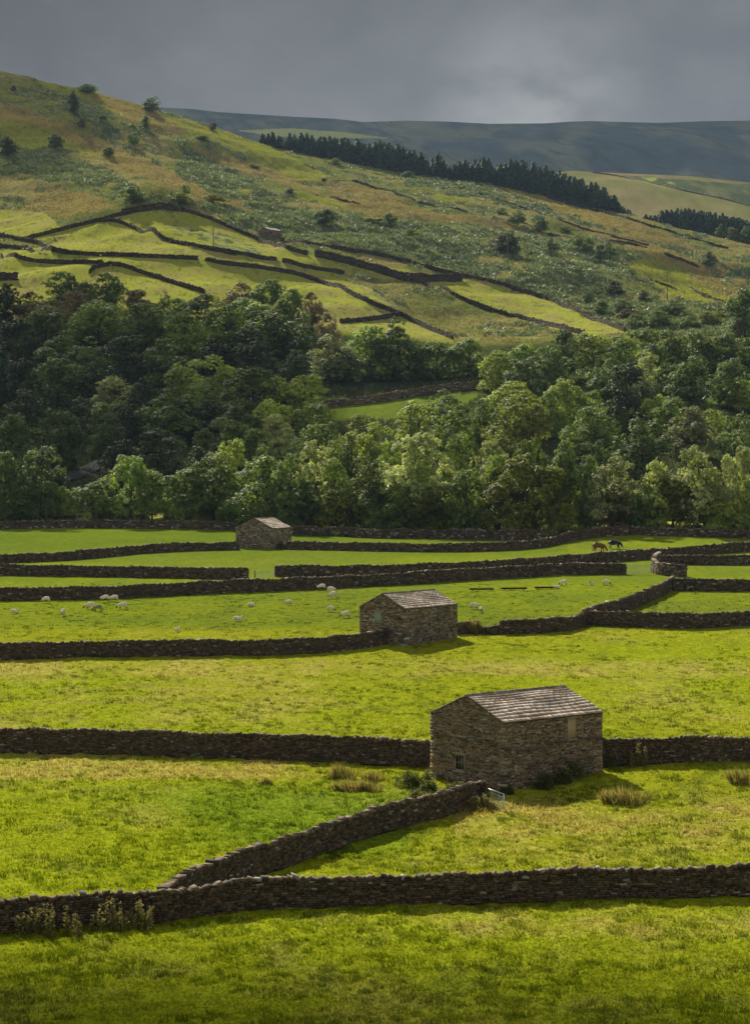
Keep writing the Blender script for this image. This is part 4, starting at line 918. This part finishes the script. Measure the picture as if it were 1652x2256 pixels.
SHEEP = [  # x, foot y, pose, heading in degrees (0 = looks right, 180 = looks left), dark face, scale, label
 (31, 1353, 'lie', 10, 0, .95, 'sheep lying down near the left edge, facing right'), (102, 1330, 'graze', 160, 0, 1, 'grazing sheep by the wall, leftmost of those standing'), (139, 1358, 'graze', 265, 0, 1, 'grazing sheep seen end on, facing the viewer, below the others on the left'),
 (199, 1344, 'graze', 180, 1, 1.08, 'black-faced sheep grazing beside the dun lamb'), (232, 1327, 'graze', 195, 1, 1.02, 'left sheep of the grazing pair close to the wall'), (252, 1327, 'graze', 185, 0, 1.02, 'right sheep of the grazing pair close to the wall'), (271, 1344, 'graze', 185, 1, 1.08, 'black-legged sheep grazing to the right of the dun lamb'),
 (390, 1394, 'lie', 70, 0, .9, 'sheep lying alone nearest to the near pasture wall'), (522, 1370, 'lie', 10, 0, 1.05, 'sheep lying with head up at the right, below the other two lying ones'), (552, 1338, 'lie', 20, 1, .9, 'dark-faced sheep lying left of the middle'), (636, 1332, 'lie', 165, 1, .95, 'dark-faced sheep lying and looking left, under the wall'),
 (709, 1302, 'graze', 190, 1, 1.05, 'topmost sheep of the group left of the middle barn, facing left'), (729, 1308, 'graze', 350, 0, 1.05, 'sheep grazing to the right, second in the group left of the middle barn'), (734, 1320, 'graze', 205, 0, 1.1, 'large pale sheep grazing left, third in the group left of the middle barn'), (728, 1349, 'graze', 330, 1, .85, 'small pinkish lamb with dark legs facing right near the middle barn'), (762, 1363, 'graze', 205, 1, 1.0, 'dark-faced sheep grazing closest to the middle barn'),
 (1044, 1343, 'graze', 350, 1, .98, 'sheep with dark legs right of the middle barn, beside the small one'), (1059, 1350, 'graze', 280, 1, .8, 'small dark-legged lamb right of the middle barn'), (1242, 1292, 'graze', 205, 1, 1.02, 'sheep grazing above the end of the troughs'), (1225, 1299, 'lie', 5, 1, .95, 'black-faced sheep lying at the right end of the troughs'), (1303, 1291, 'lie', 250, 1, .95, 'sheep lying by itself right of the troughs'), (1335, 1291, 'graze', 320, 1, 1.02, 'rightmost sheep, grazing towards the right, near the field gate'),
 (52, 551, 'lie', 0, 0, 1.15, 'leftmost white speck of a sheep in the hill flock'), (62, 552, 'graze', 180, 0, 1.1, 'second white sheep speck of the hill flock'), (87, 557, 'lie', 0, 0, 1.1, 'third white sheep speck of the hill flock'), (98, 557, 'graze', 0, 0, 1.1, 'fourth white sheep speck of the hill flock'), (200, 564, 'lie', 0, 0, 1.1, 'fifth white sheep speck, further right along the hill wall'), (224, 565, 'lie', 180, 0, 1.1, 'last white sheep speck, rightmost in the hill flock')]
for (x, y, pose, hd, dk_, sc, lab) in SHEEP:
    p = at(x, y, 60 if y > 900 else 700)
    me = SH[(pose, dk_)]; 
    a = math.radians(hd)
    o = obj('sheep', me, None, (p.x, p.y, p.z+.06 if pose != 'lie' else p.z+.04)); o.rotation_euler = (0, 0, a); o.scale = (sc*(.82 if y > 900 else 1),)*3
    tag(o, lab, 'sheep', 'sheep in the pasture' if y > 900 else 'white sheep of the hill flock')
p = at(216, 1348); o = obj('sheep', SHB, None, p); o.rotation_euler = (0, 0, math.radians(200)); o.scale = (.9,)*3; tag(o, 'small dun lamb with black legs beside the black-faced sheep', 'sheep', 'sheep in the pasture')
CB = quad('graze', 2.0, M_face, M_tan, True); CK = quad('graze', 1.95, M_face, M_black, True)
p = at(1319, 1217); o = obj('cow', CB, None, p); o.rotation_euler = (0, 0, math.radians(-22)); tag(o, 'reddish brown cow grazing on the low green rise', 'cow', 'cattle on the rise')
p = at(1354, 1211); o = obj('cow', CK, None, p); o.rotation_euler = (0, 0, math.radians(-8)); tag(o, 'black cow with white patches grazing on the low green rise', 'cow', 'cattle on the rise')

# ------------------------------------------------------------------ poles, gates, troughs, props
def pole(x, yt, yb, lab, arm):
    p = at(x, yb, 700); s = p.y/F; H = (yb-yt)*s
    t = thing('power_pole', lab, 'pole', p, 0, 'wooden power poles on the hill')
    obj('shaft', tubes('shaft', [((0, 0, -.6), (0, 0, H), .19, .13)], M_pole, 8), t)
    c = obj('crossarm', box_mesh('crossarm', [((0, 0, H-.25), (arm, .07, .08))], M_pole), t)
    for k in (-.85, 0, .85): obj('insulator', tubes('insulator', [((arm*k, 0, H-.17), (arm*k, 0, H+.12), .07, .04)], M_trough, 6), c)
pole(470, 479, 543, 'power pole in the bright field below the arching wall', .5); pole(890, 501, 558, 'power pole on the slope just above the uppermost long wall', .5); pole(1119, 527, 586, 'power pole in front of the broad dark hawthorn', .7); pole(1470, 600, 664, 'power pole with a clear crossarm near the right edge', 1.35)
def gate(p0, p1, H, lab, bars=6, post=.07):
    p0 = Vector(p0); p1 = Vector(p1); L = (p1-p0).length; a = math.atan2(p1.y-p0.y, p1.x-p0.x); dz = p1.z-p0.z
    t = thing('field_gate', lab, 'gate', p0, a); Lh = math.hypot(p1.x-p0.x, p1.y-p0.y)
    fr = obj('gate_frame', tubes('gate_frame', [((.08, 0, .12), (.08, 0, H), .035, .035), ((Lh, 0, .12+dz), (Lh, 0, H+dz), .045, .045), ((.08, 0, H), (Lh, 0, H+dz), .035, .035), ((.08, 0, .14), (Lh, 0, .14+dz), .028, .028)], M_metal, 8), t)
    for i in range(1, bars-1):
        z = .14+(H-.14)*(i/(bars-1))**1.15; obj('rail', tubes('rail', [((.08, 0, z), (Lh, 0, z+dz), .022, .022)], M_metal, 6), t)
    for a_, b_ in (((Lh*.36, .02, .14), (Lh*.36, .02, H)), ((Lh*.68, .02, .14), (Lh*.68, .02, H)), ((Lh*.7, .03, H-.05), (Lh*.98, .03, .2))): obj('brace', tubes('brace', [(a_, b_, .018, .018)], M_metal, 6), t)
    obj('hinge_post', tubes('hinge_post', [((-.04, 0, -.3), (-.04, 0, H+.12), post+.02, post)], M_pole, 8), t)
    return t
def gpt(x, y, dz=0): p = at(x, y); p.z += dz; return p
gate(gpt(1069, 1775), gpt(1110, 1790), 1.15, 'open silver tubular steel gate beside the big near barn', 6)
gate(gpt(1378, 1267), gpt(1437, 1268), 1.35, 'wide closed metal field gate in the gap of the long wall', 7)
gate(gpt(562, 1274), gpt(603, 1274), 1.0, 'small distant field gate between two walls left of centre', 5)
for i, (x0, x1, y) in enumerate([(1035, 1087, 1303.5), (1105, 1160, 1302), (1178, 1219, 1300)]):
    p0 = at(x0, y); p1 = at(x1, y); L = (p1-p0).length; a = math.atan2(p1.y-p0.y, p1.x-p0.x)
    t = thing('feed_trough', ['left', 'middle', 'right'][i]+' one of three long dark feed troughs in the sheep pasture', 'trough', p0, a, 'feed troughs in a line')
    obj('basin', box_mesh('basin', [((L/2, -.16, .27), (L/2, .02, .11)), ((L/2, .16, .27), (L/2, .02, .11)), ((L/2, 0, .17), (L/2, .18, .015)), ((.0, 0, .27), (.015, .18, .11)), ((L, 0, .27), (.015, .18, .11))], M_trough), t)
    for q in (.12, .88): obj('leg', box_mesh('leg', [((L*q, 0, .06), (.04, .15, .1))], M_trough), t)
p = at(1236, 1199); t = thing('timber_prop', 'pair of weathered timber props against the wall left of the cattle', 'post', p)
obj('upright', tubes('upright', [((0, 0, -.3), (-.05, 0, 1.6), .07, .06)], M_pole, 6), t); obj('strut', tubes('strut', [((2.2, 0, .25), (.75, .1, 2.0), .06, .06)], M_pole, 6), t)
# small stones lying in the fields
B = None
for (x, y, r, lab) in [(35, 1999, .14, 'single small stone lying in the bright near field at the left'), (520, 1300, .0, '')][:1]:
    p = at(x, y); B = Boxes(); B.add((0, 0, .04), (1, 0, 0), (0, 1, 0), (0, 0, 1), (r, r*.8, r*.6), .3, (.2, .16, .15)); tag(obj('boulder', B.mesh('boulder', M_stone), None, p), lab, 'stone')

# ------------------------------------------------------------------ rushes, nettles
def plant(x, y, wpx, h, kind, lab, dmin=60):
    p = at(x, y, dmin); s = p.y/F; R = wpx*s/2; t = None
    n = int((230 if kind == 'rush' else 1100)*max(1, R/.8)); h *= 1.12 if kind == 'rush' else .92; Vs = []; Cs = []
    r = rng
    if kind == 'rush':
        th = r.random(n)*6.283; q = np.sqrt(r.random(n))*R; bx = np.cos(th)*q; by = np.sin(th)*q*.55
        hh = h*(.55+.5*r.random(n))*(1-.35*(q/R)**2); lx = bx*.35+r.normal(size=n)*.1*h; ly = r.normal(size=n)*.1*h
        bz = ground(p.x+bx, p.y+by)-p.z-.05
        w_ = .018; a = r.random(n)*3.14
        V = np.stack([np.stack([bx-w_*np.cos(a), by-w_*np.sin(a), bz], -1), np.stack([bx+w_*np.cos(a), by+w_*np.sin(a), bz], -1), np.stack([bx+lx*.5+w_, by+ly*.5, bz+hh*.6], -1), np.stack([bx+lx, by+ly, bz+hh], -1)], 1)
        c = np.where(r.random((n, 1)) < .5, np.array([[.36, .27, .12]]), np.array([[.19, .2, .06]]))*(.6+.8*r.random((n, 1)))
        me = mesh_np('stems', V.reshape(-1, 3), np.arange(n*4).reshape(-1, 4), [M_grass], np.repeat(c, 4, 0))
        o = obj('rush_clump', me, None, p)
    else:
        ns = max(9, int(R*26)); sx = (r.random(ns)-.5)*2*R; sy = (r.random(ns)-.5)*1.1*min(R, .8); sh = h*(.35+.7*r.random(ns))*(1-.3*(sx/R)**2)
        k = r.integers(0, ns, n); f = r.random(n)**.8; sz = ground(p.x+sx, p.y+sy)-p.z
        g_ = (.08+.12*(1-f)) if kind == 'nettle' else .045+.05*(1-f); P_ = np.stack([sx[k]+r.normal(size=n)*g_, sy[k]+r.normal(size=n)*g_, sz[k]+f*sh[k]], -1)
        nr = r.normal(size=(n, 3))+np.array([0, 0, .6]); nr /= np.linalg.norm(nr, axis=1)[:, None]; a = np.cross(nr, r.normal(size=(n, 3))); a /= np.linalg.norm(a, axis=1)[:, None]; b = np.cross(nr, a)
        s_ = (.05+.05*r.random(n))[:, None]*(1 if p.y < 200 else 1.6)
        V = np.stack([P_-a*s_, P_-b*s_*.5, P_+a*s_, P_+b*s_*.5], 1)
        base = np.array([[.12, .16, .045]]) if kind == 'nettle' else np.array([[.32, .3, .12]])
        c = np.where(r.random((n, 1)) < .12, np.array([[.2, .17, .06]]), base)*(.6+.8*r.random((n, 1)))
        me = mesh_np('leaves', V.reshape(-1, 3), np.arange(n*4).reshape(-1, 4), [M_leaf], np.repeat(c, 4, 0))
        o = obj('nettle_clump', me, None, p)
        obj('stem', tubes('stem', [((sx[i], sy[i], sz[i]-.05), (sx[i], sy[i], sz[i]+sh[i]), .012, .006) for i in range(ns)], M_bark, 3), o)
    tag(o, lab, 'plant', 'rushes and nettles around the walls')
for a in [(757, 1716, 56, 1.25, 'rush', 'tallest rush clump, left of the big barn'), (822, 1722, 50, .9, 'rush', 'rush clump right behind the tallest one'), (772, 1744, 70, .95, 'rush', 'low spreading rush clump in front of the tallest one'), (815, 1744, 50, .9, 'rush', 'low rush clump to the right of the spreading one'),
          (897, 1736, 44, 1.4, 'nettle', 'leafy nettle bush, left of two beside the big barn gable'), (927, 1734, 40, 1.5, 'nettle', 'leafy nettle bush touching the left corner of the big barn'), (926, 1768, 58, .95, 'nettle', 'round nettle bush behind the diagonal wall'), (945, 1745, 26, .9, 'nettle', 'small nettle patch at the foot of the barn gable corner'),
          (1000, 1748, 50, 1.0, 'nettle', 'nettle patch under the gable window of the big barn'), (1055, 1786, 44, 1.2, 'weed', 'brownish leafy weeds at the hinge post of the steel gate'), (1118, 1752, 22, .8, 'nettle', 'little nettle tuft at the near corner of the big barn'),
          (1198, 1740, 36, 1.35, 'nettle', 'dark nettle patch at the big barn side, nearest to its corner'), (1236, 1728, 34, 1.3, 'nettle', 'dark nettle patch at the big barn side, middle one'), (1270, 1716, 40, 1.8, 'nettle', 'tallest dark nettle patch at the big barn side'), (1334, 1692, 24, 1.1, 'nettle', 'nettle tuft in the corner of the big barn and the right-hand wall'),
          (1407, 1690, 34, 1.9, 'weed', 'tall yellowish weeds climbing the wall right of the big barn'), (1380, 1772, 100, 1.3, 'rush', 'wide brown rush patch in the field right of the big barn'), (1636, 1728, 58, 1.3, 'rush', 'rush patch at the right edge below the wall'),
          (108, 2064, 140, 1.7, 'weed', 'wide bank of tall weeds at the left end of the nearest wall'), (243, 2052, 90, 1.6, 'weed', 'middle bank of tall weeds against the nearest wall'), (313, 2050, 40, 1.7, 'weed', 'tallest pale weed clump, right of the middle weed bank'), (587, 1733, 26, .7, 'rush', 'thin little rush tuft alone in the tan grass'),
          (893, 1418, 20, 1.9, 'nettle', 'dark ivy-like growth at the corner of the middle barn'), (1048, 1399, 24, 2.0, 'rush', 'tall reeds in the wall gap right of the middle barn'), (622, 1212, 26, 1.7, 'nettle', 'dark growth by the small far barn where the wall begins')]: plant(*a)

# ------------------------------------------------------------------ air
hb = box_mesh('haze', [((0, 3990, 395), (10500, 4500, 425))], None) if False else None
mh, nt, out = mat('valley_haze'); pv = N(nt, 'ShaderNodeVolumePrincipled'); pv.inputs['Density'].default_value = .000045; pv.inputs['Color'].default_value = (.52, .74, 1, 1); pv.inputs['Anisotropy'].default_value = 0
nt.links.new(pv.outputs[0], out.inputs['Volume'])
zlo = float(GZ.min()+CZ-1.5); zhi = float(GZ.max()+CZ+40)
B = Boxes(); B.add((0, 2025, (zlo+zhi)/2), (1, 0, 0), (0, 1, 0), (0, 0, 1), (5700, 2075, (zhi-zlo)/2)); hz_ = obj('haze', B.mesh('haze', mh)); tag(hz_, None, None, None, 'stuff')

# ------------------------------------------------------------------ added unseen clouds, placed to shade parts of the valley
sv = Vector((math.sin(math.radians(SUN_AZ))*math.cos(math.radians(SUN_EL)), math.cos(math.radians(SUN_AZ))*math.cos(math.radians(SUN_EL)), math.sin(math.radians(SUN_EL))))
def shade_cloud_mat(name, dens):
    m, nt, out = mat(name); tr = N(nt, 'ShaderNodeBsdfTransparent'); df = N(nt, 'ShaderNodeBsdfDiffuse'); df.inputs[0].default_value = (.6, .6, .62, 1)
    mx = N(nt, 'ShaderNodeMixShader'); mx.inputs[0].default_value = dens; nt.links.new(tr.outputs[0], mx.inputs[1]); nt.links.new(df.outputs[0], mx.inputs[2]); nt.links.new(mx.outputs[0], out.inputs[0]); return m
def shade_cloud(gx, gy, gz, rx, ry, seed, dens, up=250):
    """a lumpy cloud added out of view so its shade falls on the ground around gx, gy"""
    h = zhi+up; t_ = (h-gz)/sv.z; c = Vector((gx, gy, gz))+sv*t_
    nu, nv = 64, 24; V = []; Fq = []
    for i in range(nv+1):
        ph = math.pi*i/nv
        for j in range(nu):
            th = 2*math.pi*j/nu; k = .78+.5*float(fbm(math.cos(th)*1.6+9+seed, math.sin(th)*1.6+9, seed, 3))*(1 if 0 < i < nv else 1)
            V.append((c.x+rx*k*math.sin(ph)*math.cos(th), c.y+ry*k*math.sin(ph)*math.sin(th), c.z+45*math.cos(ph)*k+20*float(vn(th*3, ph*4, seed))))
    for i in range(nv):
        for j in range(nu): Fq.append((i*nu+j, (i+1)*nu+j, (i+1)*nu+(j+1) % nu, i*nu+(j+1) % nu))
    o = obj('shade_cloud', mesh_np('shade_cloud', V, Fq, [shade_cloud_mat('shade_cloud_vapour', dens)], None, True)); tag(o, None, None, None, 'structure'); o['label'] = 'grey cloud added outside the picture to shade the valley'; o['category'] = 'shade_cloud'
SHADE_CLOUDS = [(0, 41, 1, 70, 38, 3, .55), (-105, 610, 30, 85, 90, 4, .5), (500, 3500, 450, 1500, 620, 5, .38, 1200), (-330, 1380, 240, 130, 160, 6, .4)]  # first one added to darken the bottom edge; others shade wood, moor, fell
for a in SHADE_CLOUDS: shade_cloud(*a)

# ------------------------------------------------------------------ sky, sun, camera
w = bpy.data.worlds.new('World'); SC.world = w; w.use_nodes = True; nt = w.node_tree; nt.nodes.clear()
out = nt.nodes.new('ShaderNodeOutputWorld'); bg = nt.nodes.new('ShaderNodeBackground'); nt.links.new(bg.outputs[0], out.inputs[0])
sky = nt.nodes.new('ShaderNodeTexSky'); sky.sky_type = 'NISHITA'; sky.sun_disc = False; sky.sun_elevation = math.radians(SUN_EL); sky.sun_rotation = math.radians(SUN_AZ); sky.dust_density = 2
bg.inputs['Strength'].default_value = .1
tc = nt.nodes.new('ShaderNodeTexCoord'); mp = nt.nodes.new('ShaderNodeMapping'); nt.links.new(tc.outputs['Generated'], mp.inputs[0]); mp.inputs['Scale'].default_value = (1, 1, 1.9)
ns = noise(nt, 4.2, 7, .58, mp.outputs[0]); ns.inputs['Distortion'].default_value = .6
n2 = noise(nt, 14, 5, .6, mp.outputs[0])
mm = nt.nodes.new('ShaderNodeMath'); mm.operation = 'MULTIPLY_ADD'; nt.links.new(n2.outputs[0], mm.inputs[0]); mm.inputs[1].default_value = .4; nt.links.new(ns.outputs[0], mm.inputs[2])
cf = ramp(nt, mm.outputs[0], .56, .82)
storm = mixc(nt, cf, (.95, 1.0, 1.13), (1.62, 1.68, 1.76))
# the paler opening low over the moor
def glow(d, r0, r1):
    v = nt.nodes.new('ShaderNodeVectorMath'); v.operation = 'DISTANCE'; nv_ = nt.nodes.new('ShaderNodeVectorMath'); nv_.operation = 'NORMALIZE'; nt.links.new(tc.outputs['Generated'], nv_.inputs[0])
    nt.links.new(nv_.outputs[0], v.inputs[0]); v.inputs[1].default_value = Vector(d).normalized(); return ramp(nt, v.outputs['Value'], r0, r1, 1, 0)
gl = glow(((1190-CX)/F, 1, (HY-235)/F), .0, .06)
gm = nt.nodes.new('ShaderNodeMath'); gm.operation = 'MULTIPLY'; nt.links.new(gl, gm.inputs[0]); nt.links.new(ramp(nt, n2.outputs[0], .3, .62), gm.inputs[1])
storm2 = mixc(nt, gm.outputs[0], storm, (3., 3.1, 3.15))
sz = nt.nodes.new('ShaderNodeSeparateXYZ'); nt.links.new(tc.outputs['Generated'], sz.inputs[0]); storm2 = mixc(nt, 1, storm2, ramp(nt, sz.outputs[2], .15, .25, 1.0, .6), 'MULTIPLY')
wd_ = glow((-.25, 1, .33), .05, .3); storm3 = mixc(nt, ramp(nt, wd_, 0, 1, 0, .5), storm2, (.95, .88, .82))
# overhead and behind the viewer the cloud is broken: bright cloud and blue sky
sep = nt.nodes.new('ShaderNodeSeparateXYZ'); nt.links.new(tc.outputs['Generated'], sep.inputs[0])
back = ramp(nt, sep.outputs[1], .75, -.1)
bright = mixc(nt, .8, sky.outputs[0], (2.9, 2.7, 2.45))
fin = mixc(nt, back, storm3, bright)
nt.links.new(fin, bg.inputs[0])
sl_ = bpy.data.lights.new('sun', 'SUN'); sl_.energy = 5.0; sl_.angle = math.radians(.53); sl_.color = (1, .93, .8)
so_ = bpy.data.objects.new('sun', sl_); COL.objects.link(so_); so_.rotation_euler = sv.to_track_quat('Z', 'Y').to_euler(); so_.location = (0, 0, 200)
cam = bpy.data.cameras.new('camera'); co = bpy.data.objects.new('camera', cam); COL.objects.link(co); SC.camera = co
co.location = (0, 0, CZ); co.rotation_euler = (math.radians(90), 0, 0)
cam.sensor_fit = 'HORIZONTAL'; cam.sensor_width = 36; cam.lens = 36*F/1652; cam.shift_y = -(1129.3-HY)/1652; cam.clip_end = 30000; cam.clip_start = .5
SC.view_settings.view_transform = 'Standard'; SC.view_settings.look = 'None'; SC.view_settings.exposure = .55; SC.view_settings.gamma = 1
SC.cycles.max_bounces = 6; SC.cycles.diffuse_bounces = 3; SC.cycles.transparent_max_bounces = 12; SC.cycles.volume_bounces = 0; SC.cycles.transmission_bounces = 4
